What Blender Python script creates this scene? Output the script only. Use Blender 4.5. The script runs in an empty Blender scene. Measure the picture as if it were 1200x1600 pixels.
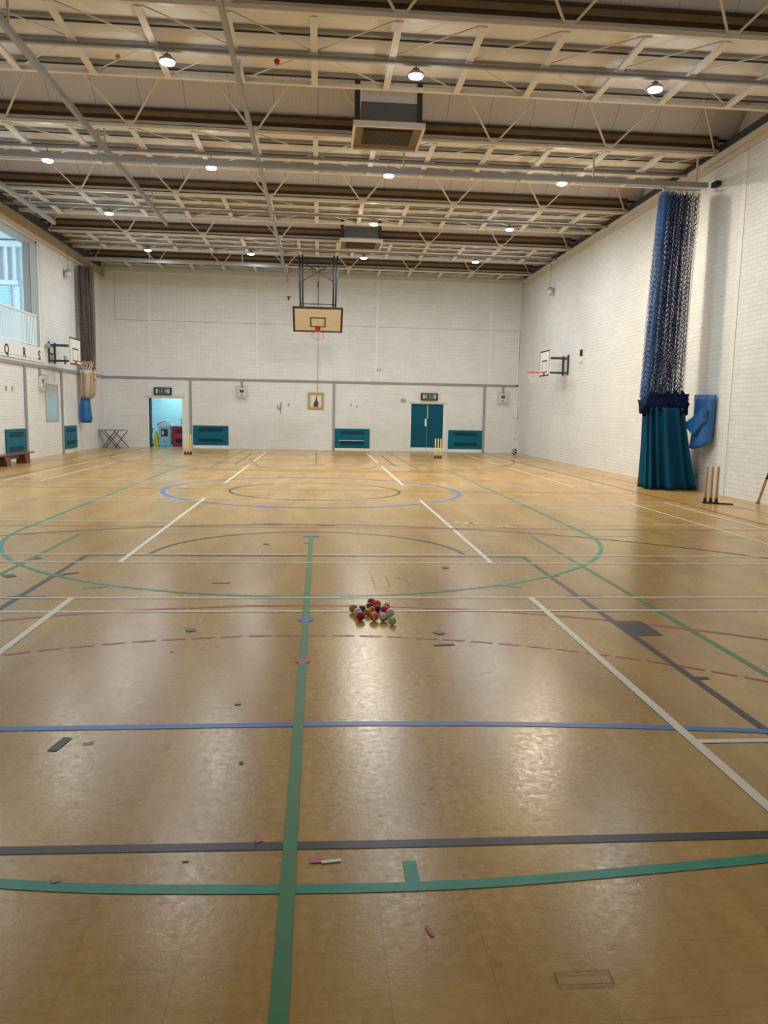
import bpy, bmesh, math, random
from mathutils import Vector, Matrix
random.seed(7)
PI = math.pi
S = bpy.context.scene
COL = S.collection

# ---------------------------------------------------------------- camera
def set_camera():
    f, pi_, ya, ro = 1211.4, -0.1268, 0.0846, 0.0193
    fw = Vector((math.sin(ya)*math.cos(pi_), math.cos(ya)*math.cos(pi_), math.sin(pi_)))
    r = Vector((math.cos(ya), -math.sin(ya), 0)); u = r.cross(fw)
    r2 = r*math.cos(ro)+u*math.sin(ro); u2 = -r*math.sin(ro)+u*math.cos(ro)
    cd = bpy.data.cameras.new('camera'); co = bpy.data.objects.new('camera', cd); COL.objects.link(co)
    M = Matrix((( r2.x, u2.x, -fw.x), (r2.y, u2.y, -fw.y), (r2.z, u2.z, -fw.z))).to_4x4()
    M.translation = Vector((0.0951, 0, 1.604)); co.matrix_world = M
    cd.sensor_fit = 'VERTICAL'; cd.sensor_height = 36; cd.lens = 36*f/1600; cd.clip_end = 200; cd.clip_start = .05
    S.camera = co
set_camera()

# ---------------------------------------------------------------- world, exposure, large lights
S.view_settings.view_transform = 'Standard'; S.view_settings.look = 'None'
S.view_settings.gamma = 1; S.view_settings.use_curve_mapping = False
S.view_settings.exposure = 0.1
w = bpy.data.worlds.new('world'); S.world = w; w.use_nodes = True
w.node_tree.nodes['Background'].inputs[0].default_value = (.6, .75, .9, 1)
w.node_tree.nodes['Background'].inputs[1].default_value = .3
LAMP_W = 101.0           # watts of each ceiling lamp
def area(name, loc, rot, sx, sy, power, color, shape='RECTANGLE', parent=None):
    l = bpy.data.lights.new(name, 'AREA'); l.shape = shape; l.size = sx
    if shape == 'RECTANGLE': l.size_y = sy
    l.energy = power; l.color = color
    o = bpy.data.objects.new(name, l); COL.objects.link(o); o.location = loc; o.rotation_euler = rot
    if parent: o.parent = parent
    return o
area('gallery_daylight', (-12.3, 23.0, 5.3), (0, -PI/2, 0), 2.4, 7.0, 215, (.55, .86, 1))
area('store_room_light', (-6.3, 34.6, 2.75), (0, 0, 0), 1.2, 1.6, 58, (.38, .86, 1))

# ---------------------------------------------------------------- materials
MAT = {}
def nt(name):
    m = bpy.data.materials.new(name); m.use_nodes = True
    t = m.node_tree; return m, t, t.nodes['Principled BSDF']
def N(t, typ, **kw):
    n = t.nodes.new(typ)
    for k, v in kw.items():
        if k.startswith('_'): setattr(n, k[1:], v)
        else: n.inputs[k.replace('__', ' ')].default_value = v
    return n
def mat(name, c, rough=.6, metal=0, var=.06, scale=6, emit=None, es=0, bump=0, coat=0):
    m, t, b = nt(name)
    if name[:4] in ('line', 'teal', 'curt') or name == 'tape_grey': b.inputs['Specular IOR Level'].default_value = .2
    tc = N(t, 'ShaderNodeTexCoord'); nz = N(t, 'ShaderNodeTexNoise', Scale=scale, Detail=4)
    t.links.new(tc.outputs['Object'], nz.inputs['Vector'])
    rp = N(t, 'ShaderNodeMapRange'); rp.inputs['To Min'].default_value = 1-var; rp.inputs['To Max'].default_value = 1+var
    t.links.new(nz.outputs['Fac'], rp.inputs['Value'])
    mx = N(t, 'ShaderNodeVectorMath', _operation='SCALE'); mx.inputs[0].default_value = c
    t.links.new(rp.outputs[0], mx.inputs['Scale']); t.links.new(mx.outputs[0], b.inputs['Base Color'])
    b.inputs['Roughness'].default_value = rough; b.inputs['Metallic'].default_value = metal
    b.inputs['Coat Weight'].default_value = coat
    if emit: b.inputs['Emission Color'].default_value = (*emit, 1); b.inputs['Emission Strength'].default_value = es
    if bump:
        bp = N(t, 'ShaderNodeBump', Strength=bump, Distance=.02)
        n2 = N(t, 'ShaderNodeTexNoise', Scale=scale*6, Detail=3)
        t.links.new(tc.outputs['Object'], n2.inputs['Vector'])
        t.links.new(n2.outputs['Fac'], bp.inputs['Height']); t.links.new(bp.outputs[0], b.inputs['Normal'])
    MAT[name] = m; return m
def brick_mat(name, axes, c=(.80, .81, .795), dark=.80):
    m, t, b = nt(name)
    tc = N(t, 'ShaderNodeTexCoord'); sp = N(t, 'ShaderNodeSeparateXYZ'); cb = N(t, 'ShaderNodeCombineXYZ')
    t.links.new(tc.outputs['Object'], sp.inputs[0])
    t.links.new(sp.outputs[axes[0]], cb.inputs[0]); t.links.new(sp.outputs[axes[1]], cb.inputs[1])
    # slight waviness so courses are not laser straight
    wv = N(t, 'ShaderNodeTexNoise', Scale=1.7, Detail=2); t.links.new(cb.outputs[0], wv.inputs['Vector'])
    ws = N(t, 'ShaderNodeVectorMath', _operation='SCALE', Scale=.012); t.links.new(wv.outputs['Color'], ws.inputs[0])
    ad = N(t, 'ShaderNodeVectorMath', _operation='ADD'); t.links.new(cb.outputs[0], ad.inputs[0]); t.links.new(ws.outputs[0], ad.inputs[1])
    br = N(t, 'ShaderNodeTexBrick', Scale=1.0)
    br.inputs['Brick Width'].default_value = .32; br.inputs['Row Height'].default_value = .094
    br.inputs['Mortar Size'].default_value = .006; br.inputs['Mortar Smooth'].default_value = .6
    br.inputs['Color1'].default_value = (1, 1, 1, 1); br.inputs['Color2'].default_value = (.94, .94, .94, 1)
    br.inputs['Mortar'].default_value = (dark, dark, dark, 1)
    t.links.new(ad.outputs[0], br.inputs['Vector'])
    # grime: faint scuffs, heavier near the floor as real dirt
    n1 = N(t, 'ShaderNodeTexNoise', Scale=.7, Detail=6, Roughness=.65); t.links.new(cb.outputs[0], n1.inputs['Vector'])
    r1 = N(t, 'ShaderNodeMapRange'); r1.inputs['From Min'].default_value = .3; r1.inputs['From Max'].default_value = .75
    r1.inputs['To Min'].default_value = 1.04; r1.inputs['To Max'].default_value = .92
    t.links.new(n1.outputs['Fac'], r1.inputs['Value'])
    m1 = N(t, 'ShaderNodeVectorMath', _operation='MULTIPLY'); m1.inputs[1].default_value = c
    t.links.new(br.outputs['Color'], m1.inputs[0])
    m2 = N(t, 'ShaderNodeVectorMath', _operation='SCALE'); t.links.new(m1.outputs[0], m2.inputs[0]); t.links.new(r1.outputs[0], m2.inputs['Scale'])
    t.links.new(m2.outputs[0], b.inputs['Base Color'])
    n2 = N(t, 'ShaderNodeTexNoise', Scale=22, Detail=3); t.links.new(cb.outputs[0], n2.inputs['Vector'])
    mm = N(t, 'ShaderNodeMath', _operation='MULTIPLY'); mm.inputs[1].default_value = -.8; t.links.new(br.outputs['Fac'], mm.inputs[0])
    ma = N(t, 'ShaderNodeMath', _operation='MULTIPLY_ADD'); ma.inputs[1].default_value = .35
    t.links.new(n2.outputs['Fac'], ma.inputs[0]); t.links.new(mm.outputs[0], ma.inputs[2])
    bp = N(t, 'ShaderNodeBump', Strength=.55, Distance=.012); t.links.new(ma.outputs[0], bp.inputs['Height'])
    t.links.new(bp.outputs[0], b.inputs['Normal']); b.inputs['Roughness'].default_value = .55
    MAT[name] = m; return m
brick_mat('brick_side', (1, 2)); brick_mat('brick_end', (0, 2))
brick_mat('brick_store', (0, 2), c=(.78, .80, .80))

def floor_mat():
    m, t, b = nt('wood_floor')
    tc = N(t, 'ShaderNodeTexCoord')
    def brick(wd, ht, ms, c1, c2, mo, off=.5, rot=0):
        mp = N(t, 'ShaderNodeMapping'); mp.inputs['Rotation'].default_value = (0, 0, rot); t.links.new(tc.outputs['Object'], mp.inputs[0])
        br = N(t, 'ShaderNodeTexBrick', Scale=1.0); br.offset = off
        br.inputs['Brick Width'].default_value = wd; br.inputs['Row Height'].default_value = ht
        br.inputs['Mortar Size'].default_value = ms; br.inputs['Mortar Smooth'].default_value = .1
        br.inputs['Color1'].default_value = (c1,)*3+(1,); br.inputs['Color2'].default_value = (c2,)*3+(1,); br.inputs['Mortar'].default_value = (mo,)*3+(1,)
        t.links.new(mp.outputs[0], br.inputs['Vector']); return br
    big = brick(.61, .305, .0012, 1.05, .945, .66, rot=PI/2)
    small = brick(.15, .03, .0008, 1.035, .965, .9)
    st = N(t, 'ShaderNodeMapping'); st.inputs['Scale'].default_value = (3, 30, 1); t.links.new(tc.outputs['Object'], st.inputs[0])
    gr = N(t, 'ShaderNodeTexNoise', Scale=1.5, Detail=5, Roughness=.6); t.links.new(st.outputs[0], gr.inputs['Vector'])
    st2 = N(t, 'ShaderNodeMapping'); st2.inputs['Scale'].default_value = (2.2, .55, 1); t.links.new(tc.outputs['Object'], st2.inputs[0])
    cl = N(t, 'ShaderNodeTexNoise', Scale=1.0, Detail=6, Roughness=.6); t.links.new(st2.outputs[0], cl.inputs['Vector'])
    ramp = N(t, 'ShaderNodeValToRGB'); e = ramp.color_ramp.elements
    e[0].position = .28; e[0].color = (.385, .205, .052, 1); e[1].position = .72; e[1].color = (.59, .375, .115, 1)
    t.links.new(cl.outputs['Fac'], ramp.inputs[0])
    a = N(t, 'ShaderNodeVectorMath', _operation='MULTIPLY'); t.links.new(ramp.outputs[0], a.inputs[0]); t.links.new(big.outputs['Color'], a.inputs[1])
    a2 = N(t, 'ShaderNodeVectorMath', _operation='MULTIPLY'); t.links.new(a.outputs[0], a2.inputs[0]); t.links.new(small.outputs['Color'], a2.inputs[1])
    gm = N(t, 'ShaderNodeMapRange'); gm.inputs['To Min'].default_value = .92; gm.inputs['To Max'].default_value = 1.08; t.links.new(gr.outputs['Fac'], gm.inputs['Value'])
    a3 = N(t, 'ShaderNodeVectorMath', _operation='SCALE'); t.links.new(a2.outputs[0], a3.inputs[0]); t.links.new(gm.outputs[0], a3.inputs['Scale'])
    # scuff specks
    vs = N(t, 'ShaderNodeTexNoise', Scale=9, Detail=8, Roughness=.8); t.links.new(tc.outputs['Object'], vs.inputs['Vector'])
    vr = N(t, 'ShaderNodeMapRange'); vr.inputs['From Min'].default_value = .66; vr.inputs['From Max'].default_value = .75
    vr.inputs['To Min'].default_value = 1; vr.inputs['To Max'].default_value = .72; t.links.new(vs.outputs['Fac'], vr.inputs['Value'])
    a4 = N(t, 'ShaderNodeVectorMath', _operation='SCALE'); t.links.new(a3.outputs[0], a4.inputs[0]); t.links.new(vr.outputs[0], a4.inputs['Scale'])
    t.links.new(a4.outputs[0], b.inputs['Base Color'])
    rr = N(t, 'ShaderNodeMapRange'); rr.inputs['From Min'].default_value = .3; rr.inputs['From Max'].default_value = .7; rr.inputs['To Min'].default_value = .15; rr.inputs['To Max'].default_value = .33
    fn = N(t, 'ShaderNodeTexNoise', Scale=28, Detail=5, Roughness=.7); t.links.new(tc.outputs['Object'], fn.inputs['Vector']); t.links.new(fn.outputs['Fac'], rr.inputs['Value'])
    t.links.new(rr.outputs[0], b.inputs['Roughness'])
    bp = N(t, 'ShaderNodeBump', Strength=.3, Distance=.003); t.links.new(fn.outputs['Fac'], bp.inputs['Height']); t.links.new(bp.outputs[0], b.inputs['Normal'])
    b.inputs['Specular IOR Level'].default_value = .24
    MAT['wood_floor'] = m
floor_mat()
mat('line_white', (.80, .76, .66), .35, var=.12, scale=9); mat('line_black', (.035, .037, .052), .35, var=.15, scale=9)
mat('line_green', (.055, .23, .10), .35, var=.12, scale=9); mat('line_teal', (.02, .29, .21), .35, var=.2, scale=12)
mat('line_blue', (.05, .19, .60), .35, var=.12, scale=9); mat('line_red', (.42, .10, .10), .4, var=.25, scale=14)
mat('line_brown', (.16, .085, .06), .4, var=.2, scale=9); mat('line_purple', (.26, .20, .30), .4, var=.2, scale=9)
mat('line_faint', (.40, .27, .13), .4); mat('tape_pink', (.55, .06, .14), .5, var=.3, scale=60); mat('tape_grey', (.13, .13, .14), .5, var=.3, scale=60)
mat('line_pale_green', (.25, .42, .25), .4, var=.2, scale=9); mat('scratch', (.78, .66, .38), .5, var=.1)
mat('white_paint', (.79, .80, .785), .5, bump=.1); mat('cool_white', (.78, .80, .82), .5)
mat('cream_steel', (.80, .74, .66), .45, var=.1); mat('cream_panel', (.88, .86, .86), .7, var=.05, scale=2)
mat('grey_steel', (.36, .36, .37), .4, .3, var=.1); mat('trunking_grey', (.30, .30, .31), .45, var=.08)
mat('dark_steel', (.05, .05, .055), .5, .2); mat('blue_black_steel', (.025, .035, .055), .45)
mat('timber_dark', (.07, .046, .028), .7, var=.3, scale=3); mat('timber_brown', (.23, .15, .075), .65, var=.25, scale=3)
def deck_mat():
    m, t, b = nt('deck_grey'); tc = N(t, 'ShaderNodeTexCoord'); sp = N(t, 'ShaderNodeSeparateXYZ'); t.links.new(tc.outputs['Object'], sp.inputs[0])
    def saw(per, wd):
        d = N(t, 'ShaderNodeMath', _operation='DIVIDE'); d.inputs[1].default_value = per; t.links.new(sp.outputs[0], d.inputs[0])
        f = N(t, 'ShaderNodeMath', _operation='FRACT'); t.links.new(d.outputs[0], f.inputs[0])
        c = N(t, 'ShaderNodeMath', _operation='LESS_THAN'); c.inputs[1].default_value = wd; t.links.new(f.outputs[0], c.inputs[0]); return c
    a = saw(.075, .22); c = saw(.9, .022)
    x = N(t, 'ShaderNodeMath', _operation='MULTIPLY_ADD'); x.inputs[1].default_value = -.055; x.inputs[2].default_value = 1; t.links.new(a.outputs[0], x.inputs[0])
    y = N(t, 'ShaderNodeMath', _operation='MULTIPLY_ADD'); y.inputs[1].default_value = -.3; t.links.new(c.outputs[0], y.inputs[0]); t.links.new(x.outputs[0], y.inputs[2])
    v = N(t, 'ShaderNodeVectorMath', _operation='SCALE'); v.inputs[0].default_value = (.72, .70, .73); t.links.new(y.outputs[0], v.inputs['Scale'])
    t.links.new(v.outputs[0], b.inputs['Base Color']); b.inputs['Roughness'].default_value = .6
    bp = N(t, 'ShaderNodeBump', Strength=.6, Distance=.01); t.links.new(a.outputs[0], bp.inputs['Height']); t.links.new(bp.outputs[0], b.inputs['Normal'])
    MAT['deck_grey'] = m
deck_mat()
mat('wood_beam', (.34, .25, .16), .65, var=.2, scale=2.5); mat('plaster_top', (.60, .55, .48), .6)
mat('teal_paint', (.003, .125, .19), .4, var=.08); mat('teal_dark', (.004, .055, .09), .5); mat('teal_door', (.002, .085, .14), .35, var=.06)
mat('bronze_grille', (.20, .15, .085), .5, .3); mat('heater_steel', (.16, .17, .19), .35, .6)
mat('net_blue', (.012, .03, .14), .6); mat('net_lightblue', (.012, .09, .27), .6); mat('net_brown', (.16, .13, .11), .75, var=.3)
mat('curtain_teal', (.003, .075, .145), .75, var=.15, scale=4); mat('curtain_navy', (.003, .012, .055), .7, var=.3, scale=12)
mat('sheet_blue', (.02, .13, .36), .5, var=.1); mat('canvas_beige', (.50, .40, .29), .8, var=.15, scale=5)
mat('board_white', (.78, .76, .72), .4); mat('board_cream', (.84, .75, .60), .45); mat('board_line', (.05, .03, .03), .5); mat('board_navy', (.02, .02, .05), .5)
mat('ring_red', (.62, .06, .03), .4); mat('net_white', (.75, .72, .68), .8)
mat('stump_wood', (.78, .60, .30), .45, var=.1, scale=12); mat('stump_brown', (.50, .27, .09), .4, var=.15, scale=12); mat('rubber_black', (.015, .015, .018), .6)
mat('bench_wood', (.12, .04, .02), .35, var=.2, scale=6); mat('tabletop_grey', (.27, .24, .21), .4)
mat('frame_gold', (.47, .33, .12), .5, var=.25, scale=30); mat('picture_ground', (.74, .68, .62), .5); mat('picture_dark', (.05, .055, .06), .5); mat('picture_red', (.16, .01, .015), .5)
mat('sign_black', (.02, .022, .024), .4); mat('sign_green', (.01, .09, .06), .4); mat('sign_grey', (.5, .52, .5), .4)
mat('box_grey', (.40, .38, .34), .5); mat('letter_navy', (.025, .02, .10), .5)
mat('bin_blue', (.33, .55, .62), .5); mat('red_plastic', (.45, .015, .03), .4); mat('sign_yellow', (.62, .45, .03), .5)
mat('store_floor', (.20, .26, .30), .35); mat('louvre_cyan', (.50, .82, .88), .5)
mat('ball_red', (.40, .012, .03), .35); mat('ball_orange', (.85, .10, .02), .4); mat('ball_pink', (.62, .02, .12), .4); mat('ball_navy', (.04, .04, .16), .4)
mat('ball_slate', (.05, .08, .12), .4); mat('ball_lime', (.55, .60, .02), .6); mat('ball_olive', (.42, .33, .02), .6); mat('ball_lilac', (.66, .64, .72), .4)
mat('ball_green', (.42, .72, .24), .6); mat('ball_dark', (.02, .02, .025), .5); mat('ball_white', (.75, .73, .70), .45); mat('ball_amber', (.75, .40, .05), .5)
mat('ball_blue', (.02, .05, .22), .4)
mat('lamp_shell', (.45, .46, .48), .35, .5)
for nm, c in (('cool', (.72, .85, 1)), ('warm', (1, .80, .55)), ('neutral', (.85, .93, 1))):
    mat('lens_'+nm, (.8, .8, .8), .3, emit=c, es=26)
mat('lens_off', (.7, .7, .72), .2)
def mirror_mat():
    m, t, b = nt('mirror_glass'); b.inputs['Base Color'].default_value = (.75, .80, .80, 1); b.inputs['Metallic'].default_value = .85; b.inputs['Roughness'].default_value = .28
    MAT['mirror_glass'] = m
mirror_mat()

# ---------------------------------------------------------------- mesh helpers
class MB:
    def __init__(s, mats):
        s.v = []; s.f = []; s.mi = []; s.mats = mats if isinstance(mats, (list, tuple)) else [mats]; s.sm = []
    def _add(s, vs, fs, k=0, smooth=False):
        o = len(s.v); s.v += [tuple(v) for v in vs]
        for f in fs: s.f.append(tuple(i+o for i in f)); s.mi.append(k); s.sm.append(smooth)
    def box(s, x0, x1, y0, y1, z0, z1, k=0):
        V = [(x, y, z) for x in (x0, x1) for y in (y0, y1) for z in (z0, z1)]
        s._add(V, [(0, 1, 3, 2), (4, 6, 7, 5), (0, 4, 5, 1), (2, 3, 7, 6), (0, 2, 6, 4), (1, 5, 7, 3)], k); return s
    def quad(s, a, b, c, d, k=0): s._add([a, b, c, d], [(0, 1, 2, 3)], k); return s
    def bar(s, a, b, w, h=None, up=(0, 0, 1), k=0):
        """rectangular bar from a to b, w across, h along up"""
        h = h or w; a = Vector(a); b = Vector(b); d = (b-a).normalized(); u = Vector(up)
        if abs(d.dot(u)) > .97: u = Vector((0, 1, 0))
        r = d.cross(u).normalized(); u = r.cross(d).normalized()
        V = [p+r*sx*w/2+u*sy*h/2 for p in (a, b) for sx, sy in ((-1, -1), (1, -1), (1, 1), (-1, 1))]
        s._add(V, [(3, 2, 1, 0), (4, 5, 6, 7), (0, 1, 5, 4), (1, 2, 6, 5), (2, 3, 7, 6), (3, 0, 4, 7)], k); return s
    def tube(s, pts, r, n=8, k=0, closed=False, cap=True):
        pts = [Vector(p) for p in pts]; m = len(pts); rs = r if isinstance(r, (list, tuple)) else [r]*m
        V = []; prev = None
        for i, p in enumerate(pts):
            if closed: d = pts[(i+1) % m]-pts[i-1]
            else: d = pts[min(i+1, m-1)]-pts[max(i-1, 0)]
            d.normalize()
            if prev is None:
                u = Vector((0, 0, 1)) if abs(d.z) < .9 else Vector((1, 0, 0)); u = (u-d*u.dot(d)).normalized()
            else: u = (prev-d*prev.dot(d)).normalized()
            prev = u; w_ = d.cross(u)
            V += [p+(u*math.cos(2*PI*j/n)+w_*math.sin(2*PI*j/n))*rs[i] for j in range(n)]
        F = []
        for i in range(m if closed else m-1):
            a = i*n; b = ((i+1) % m)*n
            for j in range(n): F.append((a+j, a+(j+1) % n, b+(j+1) % n, b+j))
        if cap and not closed: F.append(tuple(range(n-1, -1, -1))); F.append(tuple((m-1)*n+j for j in range(n)))
        s._add(V, F, k, n > 4); return s
    def lathe(s, prof, c=(0, 0, 0), n=24, k=0, axis='z'):
        V = []
        for r, z in prof:
            for j in range(n):
                a = 2*PI*j/n; p = (r*math.cos(a), r*math.sin(a), z)
                if axis == 'y': p = (p[0], p[2], p[1])
                V.append((p[0]+c[0], p[1]+c[1], p[2]+c[2]))
        F = [(i*n+j, i*n+(j+1) % n, (i+1)*n+(j+1) % n, (i+1)*n+j) for i in range(len(prof)-1) for j in range(n)]
        F.append(tuple(range(n-1, -1, -1))); F.append(tuple((len(prof)-1)*n+j for j in range(n)))
        s._add(V, F, k, True); return s
    def build(s, name, parent=None, bevel=0, loc=None):
        me = bpy.data.meshes.new(name)
        me.from_pydata(s.v, [], s.f)
        for m in s.mats: me.materials.append(MAT[m])
        for p, k, sm in zip(me.polygons, s.mi, s.sm): p.material_index = k; p.use_smooth = sm
        bm = bmesh.new(); bm.from_mesh(me)
        if not getattr(s, 'flat', False): bmesh.ops.recalc_face_normals(bm, faces=bm.faces)
        bm.to_mesh(me); bm.free()
        o = bpy.data.objects.new(name, me); COL.objects.link(o)
        if parent: o.parent = parent
        if loc: o.location = loc
        if bevel:
            b = o.modifiers.new('bevel', 'BEVEL'); b.width = bevel; b.segments = 2; b.limit_method = 'ANGLE'
        return o
def tag(o, label=None, cat=None, group=None, kind=None):
    if label: o['label'] = label
    if cat: o['category'] = cat
    if group: o['group'] = group
    if kind: o['kind'] = kind
    return o
def thing(name, loc, label, cat, group=None, rz=0):
    o = bpy.data.objects.new(name, None); COL.objects.link(o); o.location = loc; o.rotation_euler = (0, 0, rz)
    o.empty_display_size = .1
    return tag(o, label, cat, group)
def dup(root, loc, label, group=None, rz=0):
    r = root.copy(); COL.objects.link(r); r.location = loc; r.rotation_euler = (0, 0, rz); r['label'] = label
    if group: r['group'] = group
    for ch in list(root.children):
        c = ch.copy(); COL.objects.link(c); c.parent = r
        for g in list(ch.children):
            d = g.copy(); COL.objects.link(d); d.parent = c
    return r
def struct(o): o['kind'] = 'structure'; return o

# ================================================================ SETTING
XL, XR, YF, YB = -8.78, 8.68, 33.1, -1.1
LM = ['wood_floor', 'line_white', 'line_black', 'line_green', 'line_teal', 'line_blue', 'line_red', 'line_brown', 'line_purple', 'line_faint', 'line_pale_green', 'tape_pink', 'tape_grey', 'scratch']
def li(n): return LM.index(n)
fl = MB(LM); fl.flat = True
fl.quad((XL-.1, YB-.1, 0), (XR+.1, YB-.1, 0), (XR+.1, YF, 0), (XL-.1, YF, 0))
lz = [.0012]
def ribbon(pts, wd, m, dz=None, dash=None):
    """flat strip following pts (x, y); each strip lies a hair above the ones before"""
    if dz is None: lz[0] += .00003; dz = lz[0]
    P = [Vector((p[0], p[1], 0)) for p in pts]; n = len(P); L = []; R = []
    for i in range(n):
        d = (P[min(i+1, n-1)]-P[max(i-1, 0)]).normalized(); r = Vector((d.y, -d.x, 0))
        L.append(P[i]-r*wd/2); R.append(P[i]+r*wd/2)
    for i in range(n-1):
        if dash and i % 5 == 4: continue
        q = [R[i], R[i+1], L[i+1], L[i]]
        fl.quad(*[(v.x, v.y, dz) for v in q], k=li(m))
def arc(cx, cy, r, a0, a1, n=48): return [(cx+r*math.cos(math.radians(a0+(a1-a0)*i/n)), cy+r*math.sin(math.radians(a0+(a1-a0)*i/n))) for i in range(n+1)]
def smooth(pts, it=3):
    for _ in range(it):
        q = [pts[0]]
        for a, b in zip(pts, pts[1:]): q += [(a[0]*.75+b[0]*.25, a[1]*.75+b[1]*.25), (a[0]*.25+b[0]*.75, a[1]*.25+b[1]*.75)]
        pts = q+[pts[-1]]
    return pts
def rectm(x0, x1, y0, y1, m, rot=0):
    cx, cy = (x0+x1)/2, (y0+y1)/2; lz[0] += .00003
    V = []
    for x, y in ((x0, y0), (x1, y0), (x1, y1), (x0, y1)):
        dx, dy = x-cx, y-cy; V.append((cx+dx*math.cos(rot)-dy*math.sin(rot), cy+dx*math.sin(rot)+dy*math.cos(rot), lz[0]))
    fl.quad(*V, k=li(m))
def disc(cx, cy, r, m, n=24):
    lz[0] += .00003; o = len(fl.v)
    fl.v += [(cx+r*math.cos(2*PI*i/n), cy+r*math.sin(2*PI*i/n), lz[0]) for i in range(n)]
    fl.f.append(tuple(range(o, o+n))); fl.mi.append(li(m)); fl.sm.append(False)
def mir(pts): return [(-x if False else x, 32-y) for x, y in pts][::-1]
# --- netball / basketball / football lines
ribbon([(-6.9, 10.12), (7.9, 10.12)], .025, 'line_pale_green'); ribbon([(-6.9, 21.88), (7.9, 21.88)], .025, 'line_pale_green')
ribbon([(-7.0, 10.76), (7.85, 10.76)], .03, 'line_brown'); ribbon([(-7.0, 21.24), (7.85, 21.24)], .03, 'line_brown')
ribbon([(-7.0, 16.02), (7.0, 16.02)], .045, 'line_brown')
ribbon([(7.0, -.8), (7.0, 32.4)], .05, 'line_brown'); ribbon([(-7.0, -.8), (-7.0, 32.4)], .05, 'line_brown')
ribbon([(7.86, -.8), (7.86, 32.9)], .05, 'line_purple'); ribbon([(-7.9, -.8), (-7.9, 32.9)], .05, 'line_purple')
for s in (-1, 1):
    for a, b in ((-1.0, 10.1), (21.9, 33.0)): ribbon([(2.945*s, a), (2.945*s, b)], .05, 'line_green')
R1 = arc(0, 4.04, 7.0, 0, 180, 80); ribbon(R1, .05, 'line_black'); ribbon(mir(R1), .05, 'line_black')
R2 = arc(0, .27, 6.08, 20, 160, 70); ribbon(R2, .045, 'line_red'); ribbon(mir(R2), .045, 'line_red')
ribbon(arc(-.04, .9, 4.57, 15, 165, 300), .03, 'line_red', dash=True)
for M in (lambda p: p, mir):
    ribbon(M([(-2.43, 2.72), (-2.43, 8.6)]), .05, 'line_black'); ribbon(M([(2.43, 2.72), (2.43, 8.6)]), .05, 'line_black')
    ribbon(M([(-2.455, 8.6), (2.455, 8.6)]), .05, 'line_black'); ribbon(M(arc(0, 8.58, 1.78, 0, 180, 48)), .05, 'line_black')
for s in (-1, 1):
    for y, l in ((6.66, .22), (7.55, .1), (4.49, .1)): ribbon([(2.43*s-(.1 if y == 6.66 else 0), y), (2.43*s+l, y)], .05, 'line_black')
rectm(2.45, 2.66, 5.42, 5.82, 'line_black')
ribbon([(-8.4, 2.77), (-1.05, 2.74), (.35, 2.715), (8.3, 2.68)], .052, 'line_black'); ribbon([(-8.4, 29.28), (8.3, 29.28)], .05, 'line_black')
# big teal outline, straight sides and round ends
D = arc(0, 10.45, 3.79, 180, 360, 60); D = [(-3.83, 21.5)]+D+[(3.79, 21.5)]
ribbon(D, .05, 'line_teal'); ribbon(arc(0, 21.5, 3.81, 0, 180, 60), .05, 'line_teal')
for x, y, rot in ((-1.92, 7.02, .5), (1.9, 7.08, -.5)): rectm(x-.09, x+.12, y-.03, y+.03, 'line_teal', rot)
rectm(.2, .27, 6.58, 6.72, 'line_teal')
# near teal arc and its tab
ribbon(smooth([(-3.6, 3.9), (-2.9, 3.3), (-2.1, 2.86), (-1.45, 2.63), (-.97, 2.535), (-.64, 2.49), (-.32, 2.47), (.06, 2.452), (.44, 2.445), (.77, 2.457), (1.13, 2.487), (1.38, 2.512), (1.76, 2.548), (2.3, 2.64), (2.9, 2.86), (3.6, 3.3)]), .052, 'line_teal')
rectm(.405, .455, 2.44, 2.60, 'line_teal')
# near blue arc, blue and dark centre circles
ribbon(smooth([(-4.2, 3.55), (-3.2, 3.76), (-2.2, 3.84), (-1.5, 3.85), (-.5, 3.85), (.01, 3.855), (.44, 3.85), (1.11, 3.82), (1.45, 3.79), (1.78, 3.76), (2.11, 3.72), (2.43, 3.68), (3.2, 3.52), (4.2, 3.2)]), .055, 'line_blue')
ribbon(arc(-.02, 16.0, 3.0, 0, 360, 90), .08, 'line_blue'); ribbon(arc(.02, 15.85, 1.72, 0, 360, 72), .05, 'line_black')
# badminton courts (length across the hall)
def court(y, full=True, w=.042):
    X = 6.72; B = [0, .46, 5.64, 6.1]
    for b in B: ribbon([(-X, y+b), (X+(.3 if y < 9 else 0), y+b)], w, 'line_white')
    for s in (-1, 1):
        for x in (1.98, 5.94, 6.7): ribbon([(x*s, y), (x*s, y+6.1)], w*(1.25 if x < 2 else 1), 'line_white')
        ribbon([(1.98*s, y+3.05), (6.7*s, y+3.05)], w, 'line_white')
for y in (.517, 8.2, 17.33, 24.87): court(y)
# green centre line with its spots
ribbon([(0, -1.0), (0, 9.98)], .052, 'line_green'); ribbon([(-.01, 24.1), (-.02, 31.6)], .05, 'line_green')
ribbon([(-.1, 9.98), (.1, 9.98)], .08, 'line_blue'); ribbon([(-.3, 23.6), (.3, 23.6)], .08, 'line_black')
disc(0, 5.9, .062, 'line_blue'); disc(0, 4.89, .053, 'line_red')
for y in (8.2, 6.617): rectm(-.03, .03, y-.02, y+.02, 'line_white')
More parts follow.
